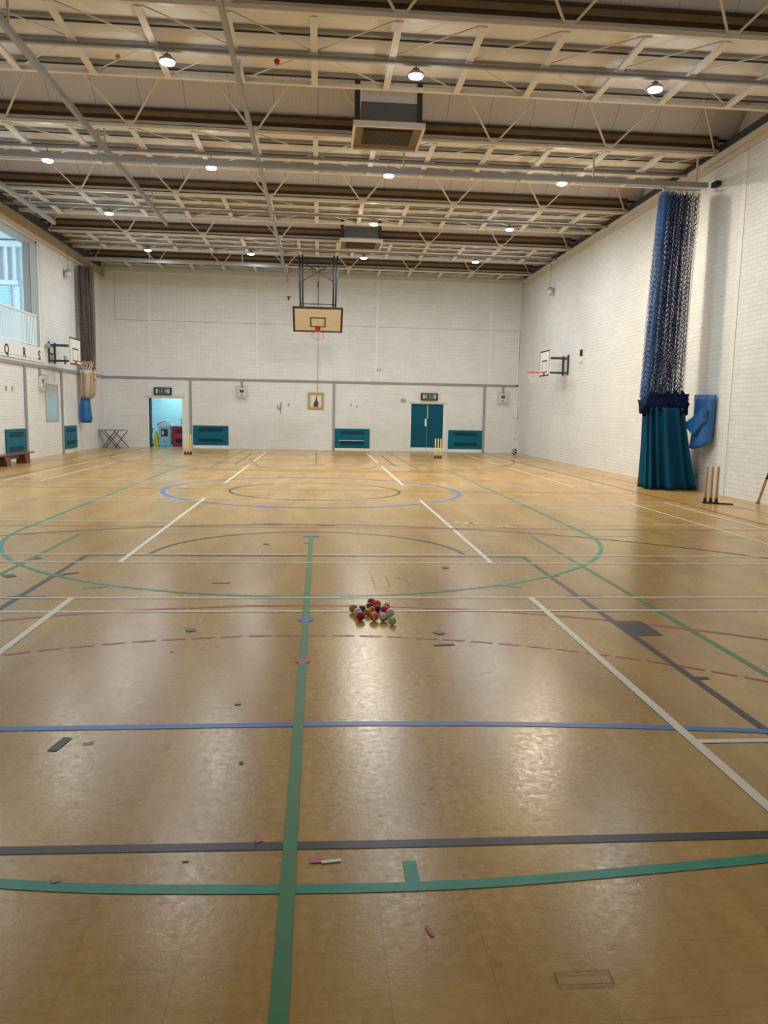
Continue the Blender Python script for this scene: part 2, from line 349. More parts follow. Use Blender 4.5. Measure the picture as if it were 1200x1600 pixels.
# small tapes, scuffs and scratches
for x, y, a, b, m, r in ((-1.13, 3.655, .045, .15, 'tape_grey', -.2), (-.83, 5.61, .07, .07, 'tape_grey', .3), (-.81, 7.2, .17, .03, 'tape_grey', 0), (.99, 5.52, .07, .09, 'tape_grey', .5),
    (.98, 5.22, .15, .03, 'tape_grey', .1), (-.34, 4.15, .035, .03, 'tape_pink', .4), (.45, 2.215, .012, .05, 'tape_pink', .3), (.10, 2.618, .055, .03, 'tape_pink', .1), (.15, 2.61, .07, .018, 'line_white', .15),
    (-.12, 2.76, .03, .028, 'tape_pink', .6), (-.54, 9.36, .07, .06, 'tape_grey', 0), (-.05, 9.46, .05, .06, 'tape_grey', 0), (.353, 2.93, .016, .008, 'scratch', 0), (-2.83, 7.5, .1, .12, 'tape_grey', .7),
    (-2.88, 8.4, .08, .07, 'tape_grey', .3), (-2.3, 7.62, .14, .05, 'tape_grey', .5), (-.56, 11.05, .25, .1, 'tape_grey', 0), (.2, 10.98, .25, .07, 'tape_grey', 0), (2.0, 10.7, .12, .09, 'tape_grey', .3),
    (1.43, 7.95, .07, .09, 'tape_grey', 0), (-.87, 5.09, .016, .02, 'tape_grey', 0), (-.25, 3.42, .02, .02, 'tape_grey', 0), (-.37, 2.645, .02, .02, 'scratch', 0), (-1.0, 3.66, .05, .012, 'tape_grey', .4),
    (-.79, 2.55, .03, .04, 'line_faint', .5)):
    rectm(x-a/2, x+a/2, y-b/2, y+b/2, m, r)
for x0, x1, y0, y1 in ((.62, .95, 7.03, 7.53), (.62, .76, 7.03, 7.53), (.785, .947, 1.96, 2.01)):
    for a, b in (((x0, y0), (x1, y0)), ((x1, y0), (x1, y1)), ((x1, y1), (x0, y1)), ((x0, y1), (x0, y0))): ribbon([a, b], .0035, 'tape_grey')
def squiggle(cx, cy, sx, sy, n=26, m='scratch', w=.018):
    random.seed(int(cx*100+cy)); ribbon(smooth([(cx+sx*(i/n-.5)+random.uniform(-.07, .07)*sx*2, cy+random.uniform(-.5, .5)*sy) for i in range(n)], 2), w, m)
squiggle(4.35, 15.4, .5, .35); squiggle(2.35, 11.35, .5, .5, w=.014); squiggle(2.75, 11.0, .35, .35, w=.014); squiggle(.9, 7.45, .12, .1, n=12, w=.008)
ribbon([(-1.55, 3.0), (-1.42, 3.06), (-1.30, 3.03), (-1.2, 3.12)], .004, 'tape_grey')
fl_o = struct(fl.build('floor'))

# ---- walls
wl = MB(['brick_side', 'white_paint'])
OY0, OY1, OZ0, OZ1 = 17.0, 25.95, 3.45, 6.72      # gallery opening
T = .42
def slab_x(mb, x, t, rects, k=0):
    for y0, y1, z0, z1 in rects: mb.box(min(x, x+t), max(x, x+t), y0, y1, z0, z1, k)
slab_x(wl, XL, -T, [(YB, OY0, 0, 7.35), (OY1, YF+.3, 0, 7.35), (OY0, OY1, 0, OZ0), (OY0, OY1, OZ1, 7.35)])
struct(wl.build('wall_left'))
wr = MB('brick_side'); wr.box(XR, XR+.4, YB, YF+.3, 0, 7.35); struct(wr.build('wall_right'))
DX0, DX1, DZ = -6.95, -5.6, 2.07
wf = MB('brick_end')
for x0, x1, z0, z1 in ((XL, DX0, 0, 7.6), (DX0, DX1, DZ, 7.6), (DX1, 3.98, 0, 7.6), (3.98, 5.42, 2.04, 7.6), (5.42, XR, 0, 7.6)): wf.box(x0, x1, YF, YF+.25, z0, z1)
struct(wf.build('wall_far'))
wb = MB('brick_end'); wb.box(XL, XR, YB-.25, YB, 0, 9.2); struct(wb.build('wall_back'))
# painted plates and joints on the walls
t1 = MB(['white_paint', 'plaster_top', 'wood_beam', 'grey_steel', 'dark_steel'])
t1.box(XL, XL+.16, YB, YF, 6.86, 7.12, 2); t1.box(XL-.1, XL+.10, YB, YF, 6.76, 6.86, 1); t1.box(XL-.3, XL+.04, YB, YF, 7.12, 7.45, 4)
struct(t1.build('trim_1'))
t2 = MB(['white_paint', 'plaster_top', 'wood_beam', 'grey_steel', 'dark_steel'])
t2.box(XR-.05, XR, YB, YF, 7.02, 7.12, 1); t2.box(XR-.14, XR, YB, YF, 7.12, 7.24, 1); t2.box(XR-.04, XR+.3, YB, YF, 7.24, 7.47, 4)
struct(t2.build('trim_2'))
t3 = MB(['plaster_top', 'white_paint', 'trunking_grey', 'wood_beam'])
t3.box(XL, XR, YF-.09, YF, 7.10, 7.25, 0)
t3.box(XL+.55, XR-.12, YF-.004, YF, 5.17, 5.185, 2); t3.box(XL+.54, XL+.555, YF-.004, YF, 5.17, 7.1, 2)
for x in (-6.85, -2.5, 2.47, 7.3): t3.box(x-.05, x+.05, YF-.014, YF, 2.95, 7.1, 1)
t3.box(XR-.2, XR-.14, YF-.05, YF, .6, 7.1, 1); t3.box(XR-.17, XR-.12, YF-.04, YF, 3.8, 5.18, 2)
struct(t3.build('trim_3'))
t4 = MB(['white_paint', 'trunking_grey'])
for y in (15.85, 10.9): t4.box(XR-.014, XR, y-.09, y+.09, 0, 7.0, 0)
t4.box(XL, XL+.03, 26.12, 26.2, 2.95, 6.8, 0); t4.box(XL, XL+.012, 26.24, 26.26, 3.0, 6.8, 1)
struct(t4.build('trim_4'))
sk = MB('white_paint')
for x0, x1 in ((-5.15, -3.72), (.74, 2.22), (5.6, 7.08)): sk.box(x0, x1, YF-.03, YF, 0, .13)
struct(sk.build('baseboard_far'))

# ---- gallery behind the left wall
g = MB(['cool_white', 'store_floor', 'white_paint'])
g.box(-12.6, XL-T, OY0-1, 27.0, 3.2, 3.42, 1); g.box(-12.6, XL-T, OY0-1, 27.0, 6.9, 7.05, 0)
g.box(-12.6, -9.0, 26.75, 27.0, 3.4, 6.9, 0)
for x in (-9.72, -9.98, -10.24, -10.5): g.box(x-.045, x+.045, 26.62, 26.76, 5.62, 6.84, 0)
g.box(-9.75, -9.62, 26.68, 26.76, 3.4, 5.45, 0)
g.box(-12.0, -9.62, 26.58, 26.76, 5.48, 5.62, 0); g.box(-12.6, -9.2, 26.55, 26.76, 6.66, 6.84, 0)
g.box(-12.6, -12.5, OY0-1, 27.0, 3.4, 6.9, 0)
struct(g.build('wall_gallery'))
lv = MB(['louvre_cyan', 'cool_white'])
for i in range(9): lv.bar((-11.2, 26.70, 4.65+i*.09), (-9.95, 26.70, 4.65+i*.09), .05, .055, up=(0, -.5, 1))
lv.box(-11.25, -9.9, 26.70, 26.75, 4.55, 5.45, 1)
struct(lv.build('window_1'))
# store room behind the far door
r = MB(['brick_store', 'store_floor', 'white_paint'])
r.box(-8.6, -4.4, 36.0, 36.2, 0, 2.9, 0); r.box(-8.7, -8.5, YF+.25, 36.2, 0, 2.9, 0); r.box(-4.5, -4.3, YF+.25, 36.2, 0, 2.9, 0)
r.box(-8.6, -4.4, YF, 36.2, -.1, -.001, 1); r.box(-8.6, -4.4, YF+.25, 36.2, 2.9, 3.0, 2)
struct(r.build('wall_store'))
d1 = bpy.data.objects.new('door_1', None); COL.objects.link(d1); d1.location = (DX0, YF, 0); struct(d1)
f_ = MB('white_paint'); f_.box(-.07, 0, -.03, .27, 0, DZ+.02).box(1.35, 1.42, -.03, .27, 0, DZ+.02); f_.build('door_frame', d1)
f_ = MB('plaster_top'); f_.box(-.16, 1.44, -.04, .2, DZ-.02, DZ+.07); f_.build('lintel', d1)
f_ = MB('teal_door'); f_.bar((.035, .27, .01+(DZ-.04)/2), (-.16, 1.0, .01+(DZ-.04)/2), .04, DZ-.04); f_.build('door_leaf', d1)
d2 = bpy.data.objects.new('door_2', None); COL.objects.link(d2); d2.location = (3.98, YF, 0); struct(d2)
f_ = MB('white_paint'); f_.box(-.06, 0, -.03, .1, 0, 2.1).box(1.38, 1.52, -.03, .1, 0, 2.1); f_.build('door_frame', d2)
f_ = MB('plaster_top'); f_.box(-.06, 1.52, -.05, .1, 2.02, 2.10); f_.build('lintel', d2)
for i, x in enumerate((.01, .70)):
    lf = MB('teal_door').box(x, x+.675, .02, .065, .17, 2.02).build('door_leaf', d2)
    kp = MB('white_paint').box(x, x+.675, .015, .06, .01, .17).build('kick_plate', lf)
    if i == 0: MB('white_paint').box(.60, .67, 0, .02, 1.08, 1.4).build('push_plate', lf)
    else: MB('white_paint').box(.70, .72, .005, .02, 1.4, 1.99).build('edge_strip', lf)

# ---------------------------------------------------------------- CEILING SHELL
PX = -.04                                   # roof grid origin in x
ZC = 7.28                                   # underside chord level
gaps = [-.5, 4.5, 9.5, 14.5, 19.5, 24.5, 29.5]     # start of each open gap (2.5 wide)
bands = [2, 7, 12, 17, 22, 27, 32]                 # start of each panelled band (2.5 wide)
cl = MB(['cream_panel', 'deck_grey', 'dark_steel'])
for b in bands: cl.box(XL-.4, XR+.4, b+.24, min(b+2.52, YF+.26), 7.45, 7.64, 0)
for gp in gaps:
    a, m, e = gp-.05, gp+1.25, gp+2.68
    for y0, y1, z0, z1 in ((a, m, 7.62, 8.95), (m, e, 8.95, 7.68)):
        cl.quad((XL-.4, y0, z0), (XR+.4, y0, z0), (XR+.4, y1, z1), (XL-.4, y1, z1), 1)
    for X in (XL-.38, XR+.38):
        cl._add([(X, a, 7.5), (X, e, 7.5), (X, e, 7.62), (X, m, 8.97), (X, a, 7.62)], [(0, 1, 2, 3, 4)], 1)
cl.box(XL-.6, XR+.6, YB-.3, 35, 9.15, 9.2, 2)
for X in (XL-.5, XR+.42): cl.box(X, X+.08, YB-.3, 35, 7.2, 9.2, 2)  # unseen dark boxes added at sides and ends to stop sky light leaking in
cl.box(XL-.5, XR+.5, YF+.26, YF+.34, 7.5, 9.2, 2); cl.box(XL-.5, XR+.5, YB-.33, YB-.26, 7.0, 9.2, 2)
cl.flat = True
struct(cl.build('ceiling'))

# ---------------------------------------------------------------- ROOF STEEL
ord_ = ['nearest', 'second nearest', 'third from the camera', 'fourth from the camera', 'farthest']
where = {9.5: 'nearest, at the top of the photo', 14.5: 'over the nearer ceiling heater', 19.5: 'between the second and third lamp rows', 24.5: 'over the farther ceiling heater', 29.5: 'farthest, by the far wall'}
def brace_line(p0, p1, r=.024):
    return MB('cream_steel').tube([p0, p1], r, 6)
for gp in gaps:
    if gp < 9: continue
    t = thing('roof_truss', (PX, gp, ZC), 'cream steel roof truss with V struts, '+where[gp], 'roof truss', 'lattice trusses across the roof')
    z = 0; zt = 1.22
    MB('cream_steel').bar((XL-PX-.2, 1.25, zt), (XR-PX+.2, 1.25, zt), .07, .07).build('top_chord', t)
    for y in (0, 2.5):
        MB(['cream_steel']).box(XL-PX+.02, XR-PX-.02, y-.04, y+.04, z-.01, z+.05).build('bottom_chord', t)
    for i in range(-7, 8, 2):
        ax = i*1.25
        if ax < XL-PX: ax += .02
        if ax > XR-PX-.03: ax = XR-PX-.06
        for y in (0, 2.5):
            for s in (-1, 1):
                tx = (i+s)*1.25
                if abs(tx) > 8.8: continue
                MB('cream_steel').tube([(ax+s*.04, y, z+.03), (tx, 1.25, zt)], .021, 6).build('strut', t)
            MB('cream_steel').box(ax-.07, ax+.07, y-.05, y+.05, z+.02, z+.1).build('gusset', t)
side = {12: 'nearest lamp row', 17: 'second lamp row, above the blue net', 22: 'third lamp row', 27: 'fourth lamp row, over the hanging hoop frame', 32: 'far wall'}
for b in bands:
    if b < 12: continue
    d = 2.5 if b < 32 else 1.08
    t = thing('ceiling_grid', (PX, b, ZC), 'cream steel ladder grid under the cream ceiling, '+side[b], 'ceiling grid', 'ceiling grids between the trusses')
    for i in range(-6, 7):
        x = i*1.25
        m = MB('cream_steel'); m.box(x-.055, x+.055, .05, d-.05, -.03, -.01).box(x-.012, x+.012, .05, d-.05, 0, .07); m.build('rung', t)
    for i in range(-7, 7):
        x0, x1 = i*1.25, (i+1)*1.25
        if x0 < XL-PX or x1 > XR-PX: x0, x1 = max(x0, XL-PX+.15), min(x1, XR-PX-.15)
        inner, outer = (x1, x0) if i < 0 else (x0, x1)
        if b < 32:
            MB('cream_steel').tube([(outer, .05, .02), (inner, 1.25, .02)], .011, 5).build('brace_rod', t)
            MB('cream_steel').tube([(inner, 1.25, .02), (outer, 2.45, .02)], .011, 5).build('brace_rod', t)
        else: MB('cream_steel').tube([(outer, .05, .02), (inner, 1.0, .02)], .011, 5).build('brace_rod', t)
    for y in ((.16, .86, 1.62, 2.38) if b < 32 else (.16, .8)):
        m = MB(['grey_steel', 'dark_steel']); m.box(XL-PX+.02, XR-PX-.02, y-.05, y+.035, .115, .17, 0); m.box(XL-PX+.02, XR-PX-.02, y+.035, y+.065, .10, .17, 1)  # dark second box paints the shadow line beside the grey purlin
        m.build('purlin', t)
fasc = {9.5: 'nearest the camera', 14.5: 'behind the nearer ceiling heater', 19.5: 'just beyond the second lamp row', 24.5: 'behind the farther ceiling heater', 29.5: 'farthest, beside the far wall'}
for gp in gaps:
    if gp < 9: continue
    t = thing('timber_beam', (PX, gp+2.64, 7.34), 'dark timber edge beam at the foot of the roof slope, '+fasc[gp], 'timber beam', 'timber beams across the roof')
    a, c = XL-PX, XR-PX
    MB('timber_dark').box(a, c, 0, .08, .02, .42).build('board', t)
    MB('timber_brown').box(a, c, -.03, 0, .20, .31).build('plank', t)
    MB('plaster_top').box(a, c, -.06, 0, .055, .105).build('steel_angle', t)
    MB('timber_dark').box(a, c, -.05, 0, .31, .36).build('shadow_strip', t)  # dark strip stands in for the thin shadow above the plank

# trunking with the lamps under each band
rown = {3.25: 'behind the camera', 8.25: 'overhead just behind the view', 13.25: 'nearest visible row', 18.25: 'second row', 23.25: 'third row', 28.25: 'fourth row'}
xn = {-5.85: 'far left', -2.34: 'left of centre', 1.6: 'right of centre', 5.6: 'far right'}
lampcol = {(18.25, 5.6): 'warm', (23.25, 1.6): 'warm'}
ROWP = {3.25: .07, 8.25: .08, 13.25: .80, 18.25: 1.0, 23.25: 1.0, 28.25: .8}
rgb = {'cool': (.80, .89, 1), 'warm': (1, .87, .68), 'neutral': (.90, .97, 1.0)}
for Y, rn in rown.items():
    if Y > 9:
        c = MB(['trunking_grey', 'plaster_top']); c.box(XL-PX+.1, XR-PX-.1, -.03, .03, 0, .05, 0).box(XL-PX+.1, XR-PX-.1, .05, .085, .01, .03, 1)
        for k in range(-6, 7, 2): c.bar((k*1.25+.1, 0, .05), (k*1.25+.1, 0, .12), .02)
        tag(c.build('cable_trunking', loc=(PX, Y-.05, 7.17)), 'grey cable trunking carrying the lamps of the '+rn, 'cable trunking', 'lamp trunkings across the ceiling')
    for X in xn:
        off = (Y == 23.25 and X == -2.34)
        kind = lampcol.get((Y, X), 'cool')
        tone = 'unlit' if off else {'warm': 'warm glowing', 'cool': 'cool glowing'}[kind]
        t = thing('high_bay_lamp', (X, Y, 7.035 if Y != 18.25 else 6.93), '%s round ceiling lamp, %s of the %s' % (tone, xn[X], rn), 'lamp', 'high bay ceiling lamps')
        MB('lamp_shell').lathe([(.04, .10), (.055, .095), (.07, .045), (.12, .03), (.13, 0), (.125, -.01)], n=20).build('housing', t)
        MB('dark_steel').tube([(0, 0, .10), (0, 0, 7.168-(7.035 if Y != 18.25 else 6.93))], .008, 6).build('hook', t)
        MB('lens_off' if off else 'lens_'+kind).lathe([(.115, -.01), (.11, -.035), (.06, -.05)], n=20).build('lens', t)
        if not off:
            pl = bpy.data.lights.new('lamp_glow', 'POINT'); pl.energy = 8*ROWP[Y]*(1.6 if kind == 'warm' else 1)*(3 if Y < 9 else 1); pl.shadow_soft_size = .05; pl.color = rgb['neutral' if kind == 'cool' else 'warm']
            po = bpy.data.objects.new('lamp_glow', pl); COL.objects.link(po); po.location = (0, 0, -.16); po.parent = t
            l = area('lamp_light', (0, 0, -.06), (0, 0, 0), .24, 0, LAMP_W*ROWP[Y]*(2.3 if kind == 'warm' else 1), rgb['neutral' if kind == 'cool' else 'warm'], 'DISK', t)

# net tracks
def track(name, p0, p1, label, hang=(), z=.055, hz=.45):
    a = Vector(p0); b = Vector(p1); t = thing(name, p0, label, 'net track')
    d = b-a; MB('grey_steel').bar((0, 0, 0), d, .07, .11).build('rail', t)
    for h in hang:
        p = d*h; MB('plaster_top').bar((p.x, p.y, .05), (p.x, p.y, hz), .035).build('hanger', t)
    return t
track('net_track', (-8.7, 17.2, 6.71), (8.56, 17.2, 6.71), 'long grey rail crossing the hall with the blue net at its right end', (.02, .245, .61, .85, .985), hz=.57)
track('net_track', (-8.7, 29.7, 6.93), (-1.3, 29.7, 6.90), 'grey rail at the far end carrying the brown net in the left corner', (.35, .8), hz=.36)
track('net_track', (-1.25, 4.5, 6.9), (-1.25, 32.9, 6.9), 'long grey rail running down the hall just left of the middle', (.32, .5, .67, .85), hz=.38)
track('net_track', (-4.35, 4.5, 6.9), (-4.35, 23.7, 6.9), 'grey rail running down the hall between the middle and the left wall', (.4, .66, .9), hz=.38)
track('net_track', (-7.62, 4.5, 6.9), (-7.62, 24.1, 6.9), 'grey rail running down the hall beside the left wall', (.6, .9), hz=.38)

# ceiling heaters
def heater(y, label):
    t = thing('ceiling_heater', (1.36, y, 6.98), label, 'ceiling heater', 'square ceiling heaters')
    m = MB('cream_steel'); w = .68
    for x0, x1, y0, y1 in ((-w, w, -w, -w+.045), (-w, w, w-.045, w), (-w, -w+.045, -w+.045, w-.045), (w-.045, w, -w+.045, w-.045)): m.box(x0, x1, y0, y1, -.045, .06)
    m.build('tray_rim', t)
    MB('bronze_grille').box(-w+.045, w-.045, -w+.045, w-.045, 0, .05).build('tray', t)
    g_ = MB('timber_dark')
    for i in range(27): x = -.46+i*.92/26; g_.box(x-.010, x+.010, -.42, .38, -.03, 0)
    for i in range(18): yy = -.42+i*.8/17; g_.box(-.47, .47, yy-.006, yy+.006, -.022, -.002)
    g_.box(-.48, .48, -.44, .40, -.006, .0)
    g_.build('grille', t)
    MB('heater_steel').box(-.53, .53, -.50, .50, .06, .46).build('fan_box', t)
    MB('grey_steel').box(-.56, .56, -.53, -.49, .06, .12).build('front_flange', t)
    MB('cream_panel').box(-.50, .50, -.46, .46, .46, 1.6).build('duct', t)
    for s in (-1, 1): MB('dark_steel').bar((s*.60, -.35, .05), (s*.60, -.35, 1.2), .10, .05, up=(0, 1, 0)).build('hanger', t)
heater(16.0, 'large square ceiling heater with brown mesh, nearer of the two')
heater(25.95, 'square ceiling heater with brown mesh, farther, above the hanging hoop')

# ---------------------------------------------------------------- BASKETBALL
def ring(mb, c, nrm, r=.225, k=0):
    nrm = Vector(nrm).normalized(); u = nrm.cross(Vector((1, 0, 0)) if abs(nrm.x) < .8 else Vector((0, 1, 0))).normalized(); v = nrm.cross(u)
    c = Vector(c); mb.tube([c+(u*math.cos(a)+v*math.sin(a))*r for a in [2*PI*i/32 for i in range(32)]], .011, 6, k, closed=True); return c, u, v
def bnet(parent, c, r=.21, h=.36, n=12):
    m = MB('net_white'); c = Vector(c)
    for s in (-1, 1):
        for i in range(n):
            pts = []
            for j in range(7):
                f = j/6; a = 2*PI*(i+s*f*1.5)/n; rr = r*(1-.5*f)
                pts.append(c+Vector((rr*math.cos(a), rr*math.sin(a), -h*f)))
            m.tube(pts, .005, 4)
    return m.build('hoop_net', parent)
def wall_hoop(side, label):
    # built facing -X with the wall at x=0 behind (+X); mirrored for the left wall
    s = -1 if side == 'R' else 1
    X = (XR if side == 'R' else XL); Y = 26.95
    t = thing('basketball_hoop', (X, Y, 0), label, 'basketball hoop', 'wall mounted basketball hoops')
    bx = s*.78
    m = MB(['board_white', 'board_line']); z0, z1 = 2.99, 3.87; h = .58
    m.box(min(bx, bx-s*.03), max(bx, bx-s*.03), -h, h, z0, z1, 0)
    m.build('backboard', t)
    L = MB('board_line'); fx = bx+s*.002
    def edge(y0, y1, a, b): L.box(min(fx, fx-s*.004), max(fx, fx-s*.004), y0, y1, a, b)
    for a in ((-h, h, z1-.05, z1), (-h, h, z0, z0+.05), (-h, -h+.035, z0+.05, z1-.05), (h-.035, h, z0+.05, z1-.05), (-.29, .29, z0+.50, z0+.55), (-.29, .29, z0+.12, z0+.16), (-.29, -.255, z0+.16, z0+.5), (.255, .29, z0+.16, z0+.5)): edge(*a)
    L.build('board_marking', t)
    fr = MB('blue_black_steel')
    for y in (-.28, .28):
        fr.bar((s*.03, y, 3.05), (s*.03, y, 3.72), .05, .05)
        for z in (3.12, 3.62): fr.bar((s*.04, y, z), (bx-s*.03, y, z), .035, .035)
    for z in (3.12, 3.62): fr.bar((s*.04, -.28, z), (s*.04, .28, z), .035, .035)
    fr.bar((s*.05, -.28, 3.62), (bx-s*.05, .28, 3.62), .02, .02)
    fr.build('wall_bracket', t)
    rg = MB('ring_red'); c, u, v = ring(rg, (bx+s*.36, 0, 3.11), (0, 0, 1))
    rg.box(min(bx, bx+s*.02), max(bx, bx+s*.02), -.09, .09, 3.03, 3.15); rg.box(min(bx, bx+s*.15), max(bx, bx+s*.15), -.05, .05, 3.095, 3.11)
    rg.build('hoop_ring', t); bnet(t, (bx+s*.36, 0, 3.10))
wall_hoop('R', 'white basketball board and red hoop bracketed to the right wall')
wall_hoop('L', 'white basketball board and red hoop bracketed to the left wall')
# swung-back hoop hanging from the roof
t = thing('basketball_hoop', (0, 29.7, 5.0), 'cream basketball board tilted back on a frame hung from the roof', 'basketball hoop')
ta = math.radians(51)
def tl(x, n_, z):   # board frame: x across, n_ outward from the face, z up the board
    return (x, -math.cos(ta)*n_-math.sin(ta)*z, -math.sin(ta)*n_+math.cos(ta)*z)
def tbox(mb, x0, x1, n0, n1, z0, z1, k=0):
    V = [tl(x, n, z) for x in (x0, x1) for n in (n0, n1) for z in (z0, z1)]
    mb._add(V, [(0, 1, 3, 2), (4, 6, 7, 5), (0, 4, 5, 1), (2, 3, 7, 6), (0, 2, 6, 4), (1, 5, 7, 3)], k)
m = MB(['board_cream', 'board_line']); tbox(m, -.9, .9, -.03, 0, -.6, .6); tbox(m, -.925, .925, -.045, .002, .6, .625, 1); tbox(m, -.925, .925, -.045, .002, -.625, -.6, 1); tbox(m, -.925, -.9, -.045, .002, -.6, .6, 1); tbox(m, .9, .925, -.045, .002, -.6, .6, 1); m.build('backboard', t)
m = MB('board_line')
for a in ((-.9, .9, .55, .6), (-.9, .9, -.6, -.55), (-.9, -.85, -.55, .55), (.85, .9, -.55, .55), (-.29, .29, .08, .13), (-.29, .29, -.36, -.31), (-.29, -.245, -.31, .08), (.245, .29, -.31, .08)):
    tbox(m, a[0], a[1], .001, .004, a[2], a[3])
m.build('board_marking', t)
m = MB('ring_red'); tbox(m, -.09, .09, .004, .03, -.58, -.36); nrm = Vector(tl(0, 0, 1)); cc = tl(0, .38, -.42)
ring(m, cc, nrm); tbox(m, -.04, .04, .03, .16, -.45, -.43); m.build('hoop_ring', t)
m = MB('net_white'); c0 = Vector(cc)
u = Vector((1, 0, 0)); v = Vector(tl(0, 1, 0)); down = (Vector((0, 0, -1))*.8-nrm*.4).normalized()
for s in (-1, 1):
    for i in range(10):
        m.tube([c0+(u*math.cos(2*PI*(i+s*f*1.5)/10)+v*math.sin(2*PI*(i+s*f*1.5)/10))*.21*(1-.5*f)+Vector((0, 0, -.32))*f for f in (0, .2, .4, .6, .8, 1)], .004, 4)
m.build('hoop_net', t)
ztop = 2.16; yt = -.9
m = MB('blue_black_steel')
for s in (-1, 1):
    for xo, xt in ((.64, .68), (.55, .57)):
        m.tube([(s*xo, -.40, .36), (s*xt, yt, ztop)], .032, 8)
for z, y in ((.52, -.45), (1.98, yt+.05), (1.78, yt+.1)): m.tube([(-.62, y, z), (.62, y, z)], .02, 6)
m.tube([(-.62, yt, 1.95), (.60, -.62, 1.28)], .016, 6); m.tube([(.62, yt, 1.95), (-.60, -.62, 1.28)], .016, 6)
m.tube([(0, -.46, .5), (0, yt, 1.85)], .008, 6); m.box(-.025, .025, -.72, -.66, 1.05, 1.27)
m.tube([(-.5, 0, .1), (-.6, -.32, .46)], .02, 6); m.tube([(.5, 0, .1), (.6, -.32, .46)], .02, 6)
m.build('hanging_frame', t)
m = MB('cream_steel')
for s in (-1, 1): m.bar((s*.66, -2.72, 2.255), (s*.66, -.16, 2.255), .10, .055)
m.build('roof_fixing', t)
tag(MB('box_grey').tube([(0, 0, 0), (0, 0, -4.65)], .009, 5).build('control_cord', loc=(.01, YF-.07, 7.09)), 'thin grey cord hanging down the far wall to the picture', 'cord')

# ---------------------------------------------------------------- WALL SERVICES
def trunk_wall(wall):
    if wall == 'F':
        t = thing('cable_trunking', (0, YF, 2.87), 'grey wall trunking along the far wall with drops to the heaters', 'cable trunking')
        MB('trunking_grey').box(XL, XR-.12, -.05, 0, -.045, .04).build('long_rail', t)
        for x in (-5.25, .69, 7.12): MB('trunking_grey').box(x-.045, x+.045, -.045, 0, -2.87, -.045).build('drop_rail', t)
        for x in (-3.14, 7.92): MB('trunking_grey').box(x-.04, x+.04, -.045, 0, -.32, -.045).build('drop_rail', t)
    else:
        t = thing('cable_trunking', (XL, 0, 2.87), 'grey wall trunking along the left wall below the gallery letters', 'cable trunking')
        MB('trunking_grey').box(0, .05, 8, YF-.07, -.05, .05).build('long_rail', t)
        for y in (24.48, 27.83): MB('trunking_grey').box(0, .045, y-.07, y+.07, -2.87, -.05).build('drop_rail', t)
        MB('trunking_grey').box(0, .045, 25.7, 25.82, -.3, -.05).build('drop_rail', t)
trunk_wall('F'); trunk_wall('L')
def convector(wall, a0, a1, z0, z1, label, lip=False):
    if wall == 'F':
        P = lambda x0, x1, y0, y1, za, zb: (x0, x1, -y1, -y0, za, zb); loc = (a0, YF, z0)
    else:
        P = lambda x0, x1, y0, y1, za, zb: (y0, y1, x0, x1, za, zb); loc = (XL, a0, z0)
    w_, h = a1-a0, z1-z0
    t = thing('wall_heater', loc, label, 'heater', 'teal wall heaters')
    MB('teal_paint').box(*P(0, w_, 0, .04, 0, h)).build('panel', t, bevel=.006)
    for c in (.80, .26):
        gm = MB(['teal_dark', 'teal_paint']); zz = h*c; gm.box(*P(w_*.16, w_*.84, .04, .05, zz-.07, zz+.07), 0)
        for k in range(4): gm.box(*P(w_*.16, w_*.84, .05, .056, zz-.06+k*.035, zz-.052+k*.035), 0)
        gm.build('grille', t)
    if lip: MB('cool_white').box(*P(w_*.12, w_*.84, .04, .10, h*.38, h*.40)).build('shelf_lip', t)
convector('F', -5.16, -3.71, .13, .95, 'teal wall heater right of the lit doorway, by the left stumps')
convector('F', .74, 2.22, .10, .92, 'teal wall heater with a bright lip in the middle of the far wall', True)
convector('F', 5.6, 7.08, .13, .94, 'teal wall heater right of the teal double doors')
convector('L', 22.85, 24.38, .16, .94, 'teal wall heater behind the low bench on the left wall')
convector('L', 27.98, 29.35, .15, .95, 'teal wall heater under the blue cloth of the left corner')
def exit_sign(x, label, mirror):
    t = thing('exit_sign', (x, YF, 2.335), label, 'exit sign', 'emergency exit signs')
    MB('sign_black').box(-.36, .36, -.10, 0, -.15, .15).build('housing', t, bevel=.012)
    MB('sign_grey').box(-.28, .28, -.108, -.10, -.095, .095).build('face', t)
    MB('sign_green').box(-.19, .19, -.112, -.108, -.085, .085).build('green_panel', t)
    p = MB('sign_grey'); s = -1 if mirror else 1
    # running figure, arrow and doorway
    p.lathe([(.012, 0), (.012, .004)], c=(-.02*s, -.118, .055), n=10, axis='y')
    p.bar((-.02*s, -.114, .035), (-.045*s, -.114, -.01), .022, .004, up=(0, 1, 0)); p.bar((-.045*s, -.114, -.01), (-.01*s, -.114, -.04), .014, .004, up=(0, 1, 0))
    p.bar((-.045*s, -.114, -.01), (-.09*s, -.114, -.05), .014, .004, up=(0, 1, 0)); p.bar((-.02*s, -.114, .03), (.02*s, -.114, .01), .01, .004, up=(0, 1, 0))
    p.box(*sorted((.11*s, .165*s)), -.116, -.112, -.06, .06)
    p.bar((-.16*s, -.114, 0), (-.11*s, -.114, 0), .014, .004, up=(0, 1, 0)); p.bar((-.11*s, -.114, 0), (-.135*s, -.114, .03), .01, .004, up=(0, 1, 0)); p.bar((-.11*s, -.114, 0), (-.135*s, -.114, -.03), .01, .004, up=(0, 1, 0))
    p.build('pictogram', t)
exit_sign(-6.37, 'black framed green exit sign over the lit open doorway', False)
exit_sign(4.735, 'black framed green exit sign over the teal double doors', True)
